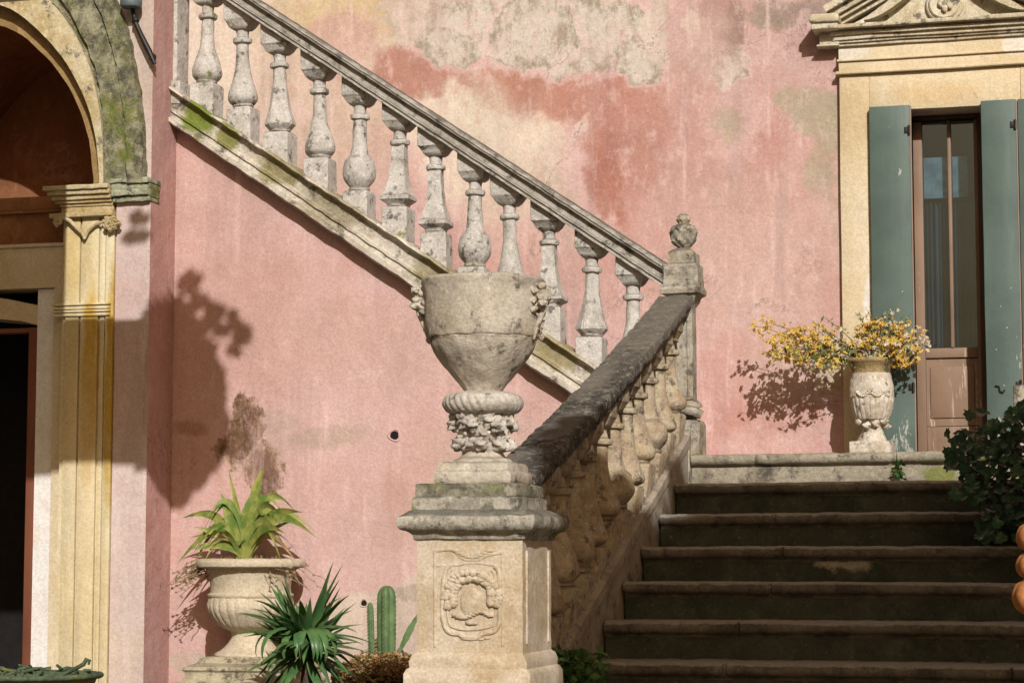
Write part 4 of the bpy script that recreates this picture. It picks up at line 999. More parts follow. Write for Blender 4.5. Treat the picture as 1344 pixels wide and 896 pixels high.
# pilaster
bm = bmesh.new()
zc = w2(100, 281)[1]
box(bm, xa_, xb_-.001, YP-.004, YP+.2, 0, zc, sub=.5)
for a, b in ((86, 104), (106.5, 129), (131, 137), (139, 149)):
    box(bm, w2(a, 500)[0], w2(b, 500)[0], YP-.022 if b-a > 8 else YP-.014, YP, .1, zc-.02, bev=.004)
finish(bm, 'pilaster', M['yellow'], wing, rough=.001, rs=8)
bm = bmesh.new()
stack(bm, xa_+.0, xb_-.012, [(416, 412, .034), (411, 408, .040), (407, 403, .036), (402, 399, .044)], YP, (1, .3))
finish(bm, 'pilaster_band', M['yellow'], wing, rough=.0015, rs=25)
bm = bmesh.new()        # capital: abacus, volutes, acanthus, rosette
stack(bm, xa_, xb_, [(287, 281, .058)], YP, (1, .2))
vc = at(77, 291, YP-.05)
sp = [(vc.x+(.006+.020*t/9)*math.cos(1.2*t), YP-.055, vc.z+(.006+.020*t/9)*math.sin(1.2*t)) for t in range(10)]
tube(bm, sp, .009, 8)
tube(bm, [tuple(at(*q, YP-.05)) for q in ((70, 286), (84, 286), (92, 290), (100, 298), (108, 306), (111, 314))], [.010, .011, .011, .011, .010, .006], 8)
tube(bm, [tuple(at(*q, YP-.045)) for q in ((111, 314), (116, 303), (126, 294), (140, 290), (150, 289))], [.005, .008, .008, .009, .009], 8)
for j in range(16):
    a = j*2.4; rr3 = .004+.0105*j**.5*.7
    q = at(147, 293, YP-.05); blobby(bm, (q.x+rr3*math.cos(a)*1.3, YP-.052, q.z+rr3*math.sin(a)), .014, (1, 1, 1), 2, .6, 2)
finish(bm, 'capital', M['impost'], wing, rough=.0015, rs=40, ang=50)
# door frame, jamb and doorway
bm = bmesh.new()
fx = w2(65, 400)[0]; Yd = YP+.05
box(bm, fx, w2(84, 400)[0], Yd, Yd+.2, 0, fz0-.002, sub=.5)
box(bm, LX, fx-.001, Yd+.001, Yd+.2, w2(50, 376)[1], fz0-.003, sub=.4)
box(bm, LX, w2(86, 400)[0], Yd-.015, Yd+.1, fz0-.001, fz0+.018, bev=.004)
finish(bm, 'doorway_frame', M['frame_beige'], wing, rough=.0015, rs=9)
bm = bmesh.new(); jx = w2(38, 500)[0]
box(bm, jx, fx, Yd+.03, Yd+.5, 0, w2(50, 377)[1])
finish(bm, 'jamb', M['white_jamb'], wing)
bm = bmesh.new()
q = [w2(-60, 382), w2(0, 390), w2(44, 399), w2(44, 421), w2(38, 424), w2(18, 419), w2(0, 417), w2(-60, 412)]
prism(bm, q, Yd+.045, Yd+.3)
finish(bm, 'lintel', M['frame_beige'], wing, rough=.001)
bm = bmesh.new(); tx = w2(23, 500)[0]
box(bm, tx, jx-.001, Yd+.06, Yd+.16, 0, w2(50, 421)[1]-.02, bev=.004); box(bm, LX, tx-.001, Yd+.08, Yd+.16, w2(50, 432)[1], w2(50, 421)[1]-.02)
finish(bm, 'timber_frame', M['brown_wood'], wing)
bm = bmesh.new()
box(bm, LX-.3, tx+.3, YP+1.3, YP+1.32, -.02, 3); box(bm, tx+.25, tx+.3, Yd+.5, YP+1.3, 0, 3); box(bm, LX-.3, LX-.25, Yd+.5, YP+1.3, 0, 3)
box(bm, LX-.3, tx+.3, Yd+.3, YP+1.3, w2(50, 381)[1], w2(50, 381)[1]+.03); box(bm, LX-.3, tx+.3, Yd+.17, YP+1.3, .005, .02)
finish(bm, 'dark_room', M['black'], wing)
# wall lamp bracket
br = thing('wall_bracket', 'rusty iron bracket with a grey blue holder high on the wing wall', 'bracket', tuple(at(170, 20, YP)))
bm = bmesh.new()
tube(bm, [tuple(at(*q, YP-.05)) for q in ((172, -60), (174, 12), (178, 30), (186, 48), (196, 68), (203, 84))], [.012, .012, .012, .014, .016, .010], 10)
blobby(bm, tuple(at(200, 76, YP-.04)), .02, (1, 1, 1.2), 2, .3); blobby(bm, tuple(at(178, 27, YP-.05)), .02, (1, 1, 1), 2, .3)
finish(bm, 'arm', M['iron'], br)
bm = bmesh.new(); q = at(172, 5, YP-.08); lathe(bm, [(.05, -.02), (.056, -.012), (.056, .02), (.046, .12), (.03, .3)], tuple(q), seg=24)
finish(bm, 'holder', M['lampblue'], br)

# ================================================================== PLANTER with agave
def P3(px, py, Y): return at(px, py, Y)
YA = YF-.30
AX = xat(329, YA, 800); az = lambda py: zat(py, YA, 329); ar = lambda w: w/2/ppm((AX, YA, .9))
pl = thing('planter_plinth', 'low moulded stone plinth under the agave planter', 'plinth', (AX-.06, YA, .38))
bm = bmesh.new()
lathe(bm, dense([(ar(150), .3), (ar(150), az(893)), (ar(140), az(889)), (ar(136), az(886)), (ar(136), az(879)), (ar(142), az(876)), (ar(138), az(872)), (ar(112), az(868)), (ar(104), az(860))], .02), (AX+.02, YA, 0), seg=4)
finish(bm, 'plinth_block', M['plinth'], pl, rough=.004, rs=20)
pot = thing('stone_planter', 'cream fluted stone planter holding the agave beside the wing', 'planter', (AX, YA, az(860)))
bm = bmesh.new()
lathe(bm, curve([(ar(92), az(861)), (ar(92), az(857)), (ar(70), az(850)), (ar(52), az(838)), (ar(50), az(829)), (ar(62), az(826)), (ar(64), az(824))], 4), (AX, YA, 0), seg=48)
finish(bm, 'foot', M['planter'], pot, rough=.002, rs=20)
bm = bmesh.new()
lathe(bm, curve([(ar(60), az(826)), (ar(84), az(820)), (ar(108), az(805)), (ar(114), az(795)), (ar(110), az(784))], 5), (AX, YA, 0), seg=224,
      mod=lambda r, z, a: r*(1-.035*(1-abs(math.sin(14*a)))**2*min(1, (az(782)-z)*30)))
lathe(bm, curve([(ar(109), az(784)), (ar(112), az(782)), (ar(112), az(779)), (ar(106), az(777)), (ar(106), az(765)), (ar(114), az(750)), (ar(126), az(745)), (ar(140), az(744)), (ar(143), az(741)), (ar(142), az(736)), (ar(132), az(733)), (ar(122), az(734)), (ar(110), az(742)), (.001, az(742))], 4), (AX, YA, 0), seg=64)
finish(bm, 'bowl', M['planter'], pot, rough=.0025, rs=20, ang=45)

def strap(V, Fc, base, dirv, L, w, droop=.5, up=.9, n=12, fold=.25, wild=0., tipw=.0, sd=0, wmid=.35):
    """one strap leaf appended to V, Fc"""
    d = Vector(dirv).normalized(); p = Vector(base); side = Vector((-d.y, d.x, 0)).normalized()
    el = up; st = L/n; i0 = len(V)
    for i in range(n+1):
        t = i/n
        ww = w*(min(1, (.45+t/wmid*.55)) if t < wmid else (1-((t-wmid)/(1-wmid))**1.6))+tipw
        T = Vector((d.x*math.cos(el), d.y*math.cos(el), math.sin(el)))
        nrm = side.cross(T).normalized()
        V += [tuple(p-side*ww/2+nrm*-abs(fold)*ww*-.5), tuple(p), tuple(p+side*ww/2+nrm*abs(fold)*ww*.5)]
        p = p+T*st; el -= droop*st/L*2*(.4+t)
        d = (Matrix.Rotation(wild/n, 3, 'Z') @ d)
    for i in range(n):
        a = i0+3*i; Fc += [(a, a+1, a+4, a+3), (a+1, a+2, a+5, a+4)]
# agave
ag = thing('agave_plant', 'yellow green agave with arching leaves growing in the cream planter', 'plant', (AX, YA, az(742)))
def leaves(name, spec, mat, parent):
    V, Fc = [], []
    for s in spec: strap(V, Fc, **s)
    return polys(name, V, Fc, mat, parent)
def tip_leaf(base, tip, w, bow=.08, n=24, fold=.25, wmid=.4, side=None):
    """leaf from base to tip bowed upward; returns V, F"""
    b, t_ = Vector(base), Vector(tip); V = []; Fc = []
    dv = t_-b; L = dv.length; upv = Vector((0, 0, 1))
    sd_ = side or dv.cross(Vector((0, 1, 0))).normalized()
    if sd_.length < .1: sd_ = Vector((1, 0, 0))
    tw = mnoise.noise(b*31+t_*17)*1.3
    for i in range(n+1):
        t = i/n; p = b+dv*t+upv*bow*math.sin(math.pi*t**.8)
        if tw and i: sd_ = Matrix.Rotation(tw/n, 3, dv.normalized()) @ sd_
        ww = w*(min(1, .5+t/wmid*.5) if t < wmid else (1-((t-wmid)/(1-wmid))**1.7))*(1+.22*mnoise.noise(b*9+dv*t*40))
        V += [tuple(p-sd_*ww/2+Vector((0, -.3, .15))*ww*fold), tuple(p), tuple(p+sd_*ww/2+Vector((0, -.3, .15))*ww*fold)]
    for i in range(n): a = 3*i; Fc += [(a, a+1, a+4, a+3), (a+1, a+2, a+5, a+4)]
    return V, Fc
B0 = at(322, 738, YA); rA = random.Random(4)
tips = [((232, 740), -.10, .042, .13), ((238, 680), -.04, .046, .10), ((300, 616), .0, .03, .0), ((345, 610), .02, .075, .0), ((290, 645), -.05, .055, .0), ((308, 640), .06, .05, .0), ((398, 672), -.1, .05, .09), ((416, 706), -.14, .045, .13),
        ((372, 688), .08, .045, .08), ((300, 668), .1, .05, .02), ((350, 660), .12, .05, .02), ((262, 700), .1, .04, .08), ((388, 735), -.12, .03, .1), ((333, 650), -.08, .04, 0), ((375, 700), -.2, .04, .08), ((268, 722), -.18, .035, .08)]
for k in range(16):
    sgn = 1 if k % 2 else -1
    tips.append(((322+sgn*rA.uniform(45, 95), 735-rA.uniform(-14, 50)), rA.uniform(-.22, .05), rA.uniform(.028, .040), rA.uniform(.12, .20)))
for k in range(10):
    tips.append(((322+rA.uniform(-75, 75), 700-rA.uniform(-25, 45)), rA.uniform(-.2, .15), rA.uniform(.022, .034), rA.uniform(.03, .09)))
for j, ((px, py), dy, w, bow) in enumerate(tips):
    V, Fc = tip_leaf(B0+Vector((rnd.uniform(-.02, .02), rnd.uniform(-.02, .02), 0)), at(px, py, YA+dy), w*(1.35 if w > .06 else 1.1), bow*1.25, fold=.5)
    polys('leaf', V, Fc, M['agave'] if j not in (12, 15) else M['agave_dry'], ag)
# dry twigs over the rim
dt = None
bm = bmesh.new(); r2 = random.Random(5)
for k in range(60):
    a = r2.uniform(math.pi*.9, math.pi*2.1); st = Vector((AX+.15*math.cos(a), YA+.15*math.sin(a), az(738)))
    p = st.copy(); pts = [tuple(p)]; dx = r2.uniform(-.02, .02)+(.02*math.cos(a)); left = r2.random() < .45
    if left: st = Vector((AX-.2, YA-.05, az(736))); p = st.copy(); pts = [tuple(p)]; dx = -.012
    for j in range(r2.randint(4, 9)):
        p = p+Vector((dx*1.3+r2.uniform(-.032, .03), -.012 if j < 2 else r2.uniform(-.01, .01), .012 if j == 0 else -r2.uniform(.005, .035))); pts.append(tuple(p))
    tube(bm, pts, r2.uniform(.0012, .0026), 4)
    for q in pts[2:]:
        if r2.random() < .5: blobby(bm, q, .006, (1.6, .5, 1), 1, .6)
for k in range(90):      # dry litter on the soil
    a = r2.uniform(0, 6.28); rr4 = .17*r2.random()**.5; q = (AX+rr4*math.cos(a), YA+rr4*math.sin(a), az(739)+r2.uniform(0, .02))
    tube(bm, [q, (q[0]+r2.uniform(-.04, .04), q[1]+r2.uniform(-.03, .03), q[2]+r2.uniform(-.005, .03))], .0016, 4)
tag(finish(bm, 'dry_vine', M['dry']), 'dry brown vine tendrils trailing over the rim of the agave planter', 'plant')

# ================================================================== YUCCA, cacti, rusty succulents
YU = 9.9
UB = at(402, 836, YU)
yu = thing('yucca_plant', 'spiky dark green yucca in front of the agave planter', 'plant', tuple(UB))
r3 = random.Random(12)
for k in range(120):
    a = r3.uniform(0, 6.28); el = (r3.uniform(-.9, .3), r3.uniform(-.1, .8), r3.uniform(.5, 1.4))[k % 3]
    if el < -.1: a = r3.uniform(math.pi*.9, math.pi*2.1)
    V, Fc = [], []
    strap(V, Fc, UB+Vector((math.cos(a)*.015, math.sin(a)*.015, r3.uniform(-.10, .05))), (math.cos(a), math.sin(a), 0), r3.uniform(.24, .35), r3.uniform(.042, .066), droop=r3.uniform(.05, .55) if el < 1 else .1, up=el, n=9, fold=.5, wmid=.3)
    polys('leaf', V, Fc, M['yucca'], yu)
for k in range(12):
    a = r3.uniform(math.pi*1.1, 1.9*math.pi); V, Fc = [], []
    strap(V, Fc, UB+Vector((0, -.02, 0)), (math.cos(a), math.sin(a), 0), r3.uniform(.3, .4), .05, droop=1.8, up=.6, n=10, fold=.4, wmid=.35)
    polys('leaf', V, Fc, M['yucca'], yu)
bm = bmesh.new(); tube(bm, [(UB.x, UB.y, .3), (UB.x+.01, UB.y, UB.z-.1), tuple(UB)], [.035, .03, .022], 8)
finish(bm, 'stem', M['bark'], yu)
YCt = 10.5
def cactus(px, pyb, pyt, w, label, lean=0):
    b, t_ = at(px, pyb, YCt), at(px+lean, pyt, YCt); t = thing('columnar_cactus', label, 'cactus', tuple(b), 'upright green cacti behind the pedestal')
    h = t_.z-b.z; r = w/2/ppm(b); bm = bmesh.new()
    prof = [(r*.8, -.06), (r*.9, 0), (r, h*.3), (r, h*.8), (r*.85, h*.92), (r*.5, h*.985), (.002, h)]
    lathe(bm, dense(curve(prof, 3), .02), (0, 0, 0), seg=60, mod=lambda rr, z, a: rr*(.80+.24*abs(math.cos(2.5*a+.6))))
    for v in bm.verts: v.co = Vector((b.x+v.co.x+(t_.x-b.x)*v.co.z/h, b.y+v.co.y, b.z+v.co.z))
    finish(bm, 'stem', M['cactus'], t, ang=60)
    bm = bmesh.new()
    for j in range(5):
        a = (2*math.pi*j)/5-.24
        for i in range(14):
            z = h*(.04+.9*i/14); q = Vector((b.x+(t_.x-b.x)*z/h+r*1.03*math.cos(a), b.y+r*1.03*math.sin(a), b.z+z))
            for s in range(3):
                tube(bm, [tuple(q), tuple(q+Vector((math.cos(a)*.012+(s-1)*.008, math.sin(a)*.012, (s-1)*.006)))], .0007, 3)
    finish(bm, 'spines', M['spine'], t)
cactus(508, 862, 768, 25, 'tallest plump ribbed green cactus just left of the pedestal')
cactus(488, 858, 790, 9, 'thin upright cactus stem left of the plump cactus', -2)
V, Fc = tip_leaf(at(524, 855, YCt-.05), at(552, 800, YCt-.05), .05, 0, side=Vector((.5, .2, -.4)))
V2, F2 = tip_leaf(at(474, 852, YCt), at(478, 818, YCt), .02, 0)
tag(polys('aloe_leaf', V, Fc, M['cactus']), 'single leaning green blade leaf between the cactus and the pedestal', 'plant')
r4 = random.Random(3); V, Fc = [], []
for k in range(2200):
    px = r4.uniform(436, 562); y = r4.uniform(10.0, 10.75)
    x = xat(px, y, 870); h_ = (1-abs((px-505)/85)**2); z = .34+.06*r4.random()+.17*h_*r4.random()**.5
    for j in range(7):
        a = j*.9+r4.random(); sz = r4.uniform(.010, .020); el = r4.uniform(.2, 1.1)
        d = Vector((math.cos(a)*math.cos(el), math.sin(a)*math.cos(el), math.sin(el)))*sz; sd_ = Vector((-math.sin(a), math.cos(a), 0))*sz*.38
        q = Vector((x, y, z)); i = len(V); V += [tuple(q), tuple(q+d*.55+sd_), tuple(q+d), tuple(q+d*.55-sd_)]; Fc.append((i, i+1, i+2, i+3))
tag(polys('groundcover_succulent', V, Fc, M['rust_succ'], smooth=False), 'rusty brown mat of small succulents around the cacti', 'ground cover', kind='stuff')
bm = bmesh.new(); sc0 = xat(505, 10.4, 870); blobby(bm, (sc0, 10.42, .36), .13, (1.9, 2.6, .85), 4, .25, 4)
tag(finish(bm, 'soil_mound', M['soil']), kind='structure')

# small weeds -------------------------------------------------------
def small_plant(name, c, n, rad, leaf, label, seed, mat=M['small_leaf'], h=.12):
    rr = random.Random(seed); V, Fc = [], []; c = Vector(c)
    for k in range(n):
        a = rr.uniform(0, 6.28); q = c+Vector((math.cos(a)*rad*rr.random(), math.sin(a)*rad*rr.random()*.7, rr.uniform(0, h)))
        d = Vector((rr.uniform(-1, 1), rr.uniform(-1, .2), rr.uniform(-.3, .8))).normalized()*leaf*rr.uniform(.6, 1.2)
        s = d.cross(Vector((rr.uniform(-1, 1), rr.uniform(-1, 1), rr.uniform(-1, 1)))).normalized()*leaf*.35
        i = len(V); V += [tuple(q), tuple(q+d*.5+s), tuple(q+d), tuple(q+d*.5-s)]; Fc.append((i, i+1, i+2, i+3))
    o = polys(name, V, Fc, mat, smooth=False); return tag(o, label, 'plant')
small_plant('fern_plant', at(748, 905, 8.0), 420, .16, .04, 'small feathery green plant at the foot of the steps beside the pedestal', 3, h=.13)
small_plant('weed', at(1180, 628, Y0-.03), 60, .022, .028, 'tiny green weed sprouting from the landing riser', 4, h=.075, mat=M['small_leaf'])

# ================================================================== VASE on the landing and its flowers
YV = YW-.29
VX = xat(1144, YV, 520); vz = lambda py: zat(py, YV, 1144); vr = lambda w: w/2/ppm((VX, YV, 1.7))
vase = thing('stone_vase', 'pale weathered stone vase with fluted belly standing on the landing', 'vase', (VX, YV, LZ))
bm = bmesh.new()
box(bm, VX-vr(54), VX+vr(54), YV-vr(54), YV+vr(54), LZ, vz(580), bev=.005, sub=.05)
lathe(bm, curve([(vr(42), vz(581)), (vr(36), vz(575)), (vr(28), vz(566)), (vr(26), vz(560)), (vr(34), vz(553)), (vr(44), vz(550))], 4), (VX, YV, 0), seg=36)
for k in range(9):
    a = k*.7+.2; blobby(bm, (VX+vr(36)*math.cos(a), YV+vr(36)*math.sin(a), vz(559-(k % 3)*3)), .022, (1, 1, .8), 2, .6, 2)
finish(bm, 'foot', M['vase'], vase, rough=.003, rs=30)
bm = bmesh.new()
lathe(bm, curve([(vr(40), vz(551)), (vr(44), vz(549)), (vr(52), vz(540)), (vr(58), vz(525)), (vr(58), vz(510)), (vr(53), vz(496)), (vr(50), vz(490))], 6), (VX, YV, 0), seg=192,
      mod=lambda r, z, a: r*(1-.06*(1-abs(math.sin(12*a)))**2*(1 if z < vz(520) else 0)+.02*mnoise.noise(Vector((math.cos(a)*3, math.sin(a)*3, z*30)))))
for k in range(22):
    t = k/21; a = -math.pi/2-.9+1.8*t; zz = vz(515+6*abs(math.cos(t*9)))
    blobby(bm, (VX+vr(58)*math.cos(a), YV+vr(58)*math.sin(a), zz), .012, (1.2, 1, .7), 1, .5, 2)
finish(bm, 'belly', M['vase'], vase, rough=.0015, rs=40, ang=60)
bm = bmesh.new()
lathe(bm, curve([(vr(49), vz(491)), (vr(52), vz(484)), (vr(60), vz(478)), (vr(66), vz(475)), (vr(66), vz(472)), (vr(60), vz(471)), (vr(50), vz(476)), (.001, vz(480))], 4), (VX, YV, 0), seg=48)
finish(bm, 'rim', M['vase_rim'], vase, rough=.002, rs=30)
fl = thing('flower_arrangement', 'loose spray of yellow, orange and white blossoms in the stone vase', 'flowers', (VX, YV, vz(476)))
r5 = random.Random(21)
bm = bmesh.new(); BL = {'yel': ([], []), 'org': ([], []), 'wht': ([], []), 'sage': ([], [])}
def petal(kind, q, s):
    V, Fc = BL[kind]
    nrm = Vector((r5.uniform(-1, 1), r5.uniform(-1.4, .2), r5.uniform(-.2, 1.2))).normalized()
    u = nrm.cross(Vector((r5.uniform(-1, 1), r5.uniform(-1, 1), r5.uniform(-1, 1)))).normalized(); w = nrm.cross(u)
    i = len(V)
    if kind == 'sage':
        V += [tuple(q), tuple(q+u*s+w*s*.4), tuple(q+u*s*2.2), tuple(q+u*s-w*s*.4)]; Fc.append((i, i+1, i+2, i+3)); return
    m = 5
    V.append(tuple(q-nrm*s*.25))
    for k in range(m*2):
        a = math.pi*k/m; rr = s*(1 if k % 2 == 0 else .55); V.append(tuple(q+(u*math.cos(a)+w*math.sin(a))*rr+nrm*s*.25*(k % 2)))
    for k in range(m*2): Fc.append((i, i+1+k, i+1+(k+1) % (m*2)))
vtop = Vector((VX, YV, vz(474)))
def sprig(tip, nfl, kinds_, spread=.035, sag=.0, size=.0175, thick=.0034, leaf=8, start=.35):
    b = vtop+Vector((r5.uniform(-.05, .05), r5.uniform(-.05, .05), -.01)); t_ = Vector(tip); pts = []
    for i in range(9):
        t = i/8; p = b.lerp(t_, t)+Vector((0, 0, sag*math.sin(math.pi*t)))+Vector((r5.uniform(-1, 1), r5.uniform(-1, 1), r5.uniform(-1, 1)))*.006
        pts.append(p)
    tube(bm, [tuple(p) for p in pts], [thick*(1-.08*i) for i in range(9)], 4)
    for k in range(int(nfl*.6)):
        t = start+(1-start)*r5.random()**.8; i = min(7, int(t*8)); p = pts[i].lerp(pts[i+1], t*8-i)
        q = p+Vector((r5.gauss(0, spread), r5.gauss(0, spread*.8), r5.gauss(0, spread*.8)))
        if r5.random() < .35: tube(bm, [tuple(p), tuple(q)], .0008, 3)
        petal(r5.choice(kinds_), q, size*r5.uniform(.6, 1.25)); petal(r5.choice(kinds_), q+Vector((r5.gauss(0, .01), r5.gauss(0, .01), r5.gauss(0, .01))), size*r5.uniform(.5, 1.0))
    for k in range(leaf):
        t = .15+.8*r5.random(); i = min(7, int(t*8)); petal('sage', pts[i]+Vector((r5.gauss(0, spread*.7), r5.gauss(0, spread*.6), r5.gauss(0, spread*.6))), .011)
Y_, O2, W_ = 'yel', 'org', 'wht'
for (px, py, n_, kk) in ((988, 428, 34, (Y_, Y_, O2)), (996, 420, 24, (Y_, O2)), (1003, 448, 36, (Y_, Y_, O2)), (1012, 470, 34, (Y_, O2, O2)), (1022, 440, 40, (Y_, Y_, O2)), (1032, 462, 40, (Y_, O2, 'sage')), (1045, 436, 40, (Y_, Y_, O2)), (1052, 458, 40, (Y_, 'sage', Y_)),
        (1060, 475, 30, (Y_, 'sage', W_)), (1072, 450, 40, (Y_, 'sage', Y_)), (1078, 474, 30, ('sage', Y_, 'sage')), (1092, 462, 30, (Y_, 'sage', W_)), (1063, 430, 30, (Y_, Y_))):
    sprig(at(px, py, YV-r5.uniform(0, .12)), n_, kk, sag=.012, leaf=20, start=.55, spread=.024)
for (px, py, n_, kk) in ((1125, 430, 36, (O2, Y_, W_)), (1142, 424, 40, (O2, O2, Y_)), (1160, 420, 40, (Y_, O2, W_, 'sage')), (1180, 428, 44, (O2, Y_, Y_, W_)), (1195, 426, 44, (O2, Y_, W_)), (1208, 436, 44, (O2, Y_, W_)), (1216, 448, 40, (W_, W_, Y_)), (1205, 462, 34, (O2, Y_)), (1200, 476, 26, (O2, O2)),
        (1120, 455, 60, (W_, W_, O2, Y_)), (1140, 455, 70, (W_, W_, Y_)), (1160, 455, 70, (W_, W_, Y_)), (1178, 450, 60, (W_, O2, Y_)), (1190, 445, 50, (O2, Y_, Y_)), (1105, 450, 40, (W_, O2, 'sage')), (1150, 466, 50, (W_, W_)), (1130, 468, 40, (W_, W_, Y_))):
    sprig(at(px, py, YV-r5.uniform(-.04, .14)), n_, kk, leaf=16, start=.5, spread=.024)
for (px, py) in ((1065, 418), (1082, 415), (1078, 428), (1128, 408), (1166, 412), (1196, 412), (1172, 408)):
    sprig(at(px, py, YV+r5.uniform(-.05, .05)), 7, ('sage', 'wht', 'sage'), leaf=10, spread=.012, start=.6)
for (px, py) in ((1150, 414), (1172, 416), (1190, 420), (1160, 424)):
    sprig(at(px, py, YV+.03), 0, ('sage',), leaf=34, spread=.018)
# twiggy sprays hanging left, whose shadows fall on the wall
for (px, py) in ((1012, 452), (1000, 462), (1045, 470), (1062, 480)):
    sprig(at(px, py, YV-.18), 26, ('sage', Y_), leaf=10, spread=.012, start=.6)
finish(bm, 'stems', M['sage'], fl)
for k, nm in (('yel', 'yellow_blossoms'), ('org', 'orange_blossoms'), ('wht', 'white_blossoms'), ('sage', 'leaves')):
    polys(nm, BL[k][0], BL[k][1], M[k], fl, smooth=False)

# ================================================================== BOWL bottom left with dried succulents
YG = 9.0
gc = at(40, 884, YG); gr = lambda w: w/ppm(gc)/2
bowl = thing('garden_bowl', 'wide green rimmed clay bowl at the bottom left corner of the photo', 'planter', (gc.x, YG, 0))
bm = bmesh.new()
lathe(bm, curve([(gr(90), 0), (gr(96), .05), (gr(60), .1), (gr(60), gc.z-.25), (gr(110), gc.z-.16), (gr(160), gc.z-.06), (gr(172), gc.z-.02)], 4), (gc.x, YG, 0), seg=56)
finish(bm, 'body', M['bowl_clay'], bowl, rough=.002)
bm = bmesh.new()
lathe(bm, curve([(gr(170), gc.z-.022), (gr(186), gc.z-.016), (gr(190), gc.z-.004), (gr(184), gc.z+.006), (gr(170), gc.z), (gr(150), gc.z-.01), (.001, gc.z-.01)], 4), (gc.x, YG, 0), seg=64)
finish(bm, 'rim', M['bowl_green'], bowl, rough=.002, rs=20)
bm = bmesh.new(); r6 = random.Random(8)
for k in range(46):
    a = r6.uniform(0, 6.28); q = Vector((gc.x+gr(165)*math.cos(a)*r6.random()**.5, YG+gr(165)*math.sin(a)*r6.random()**.5, gc.z)); pts = [tuple(q)]
    for j in range(4): q = q+Vector((r6.uniform(-.035, .035), r6.uniform(-.03, .03), r6.uniform(-.008, .014))); pts.append(tuple(q))
    tube(bm, pts, [.009, .010, .009, .007, .004], 6)
p = at(113, 868, YG); tube(bm, [(gc.x, YG, gc.z), (p.x-.10, YG, gc.z+.004), (p.x-.03, YG, p.z-.02), (p.x-.01, YG, p.z-.008), (p.x, YG, p.z+.01), (p.x+.015, YG, p.z+.005), (p.x+.012, YG, p.z-.012)], [.010, .009, .009, .01, .011, .009, .005], 6)
tag(finish(bm, 'creeping_succulent', M['bowl_green'], rough=.002, rs=60), 'withered grey green succulent stems creeping over the clay bowl', 'plant')

# ================================================================== RIGHT EDGE: terracotta finial, stone pier, dark creeper
YT = 6.6
tc = at(1368, 750, YT); tr_ = lambda w: w/2/ppm(tc); tz = lambda py: zat(py, YT, 1350)
tf = thing('terracotta_finial', 'glowing orange terracotta finial of stacked lobes at the right edge', 'finial', (tc.x, YT, 0))
bm = bmesh.new()
prof = curve([(tr_(26), tz(816)), (tr_(34), tz(812)), (tr_(30), tz(806))], 3)
for (a, b, w) in ((806, 760, 80), (760, 724, 68), (724, 686, 66)):
    for j in range(0, 9):
        t = j/8; prof.append((tr_(w)*(.62+.38*math.sin(math.pi*t)**.6), tz(a+(b-a)*t)))
prof += [(tr_(16), tz(684)), (tr_(8), tz(678)), (.001, tz(676))]
lathe(bm, prof, (tc.x, YT, 0), seg=80, mod=lambda r, z, a: r*(.93+.09*abs(math.sin(3.5*a+.4))))
finish(bm, 'lobes', M['terracotta'], tf, rough=.0015, rs=30, ang=60)
bm = bmesh.new(); lathe(bm, dense([(.05, 0), (.05, .1), (.03, .13), (.03, tz(830)), (.036, tz(822)), (.036, tz(815))], .05), (tc.x, YT, 0), seg=4)
finish(bm, 'pier', M['plinth'], tf, rough=.002)
bm = bmesh.new()
YR = 11.35
a, b = at(1330, 533, YR), at(1352, 504, YR)
box(bm, a.x, a.x+.34, YR, YR+.3, LZ, b.z, bev=.01, sub=.06)
tag(finish(bm, 'stone_pier', M['newel'], rough=.004, rs=20), 'brownish square stone pier behind the dark creeper at the right edge', 'pier')
cr = thing('dark_creeper', 'dark green leafy creeper hanging over the right end of the steps', 'plant', tuple(at(1300, 640, 9.8)))
r7 = random.Random(33); V, Fc = [], []; bm = bmesh.new()
def leaf5(q, s, d=None):
    """a lobed, slightly cupped leaf"""
    nrm = Vector((r7.uniform(-.7, .7), r7.uniform(-1.3, -.2), r7.uniform(-.2, 1.1))).normalized()
    u = nrm.cross(Vector((r7.uniform(-1, 1), r7.uniform(-.3, .3), r7.uniform(-1, 1)))).normalized(); w = nrm.cross(u)
    i = len(V); out = [(0, -.1), (.35, -.25), (.55, .15), (.38, .4), (.42, .75), (.12, .8), (0, 1.1), (-.12, .8), (-.42, .75), (-.38, .4), (-.55, .15), (-.35, -.25)]
    V.append(tuple(q+w*s*.3-nrm*s*.12))
    for a_, b_ in out: V.append(tuple(q+u*a_*s+w*b_*s))
    for k in range(12): Fc.append((i, i+1+k, i+1+(k+1) % 12))
def inside(px, py):
    # outline of the mass in the photo
    if py < 545 and px < 1298: return False
    if py < 585: return px > 1330-(py-530)*.9 or (px > 1240 and 568 < py)
    if py < 620: return px > 1240+abs(py-600)*.8
    if py < 655: return px > 1262
    if py < 690: return px > 1280+(py-655)*.2
    return px > 1300 and py < 715-(px-1300)*.3 or (1284 < px < 1300 and py < 712)
cnt = 0
while cnt < 1350:
    px = r7.uniform(1234, 1475); py = r7.uniform(530, 760)
    qx = min(px, 1344)
    if px > 1344: ok = 528 < py < 760
    else: ok = inside(px, py)
    if not ok: continue
    y = 9.8+r7.uniform(-.28, .35); leaf5(at(px, py, y), r7.uniform(.020, .052)); cnt += 1
for (px, py, s) in ((1292, 543, .06), (1275, 548, .045), (1258, 645, .06), (1270, 640, .06), (1262, 612, .05), (1305, 556, .06), (1290, 702, .05), (1246, 604, .05)):
    leaf5(at(px, py, 9.55), s)
polys('leaves', V, Fc, M['dark_leaf'], cr, smooth=False)
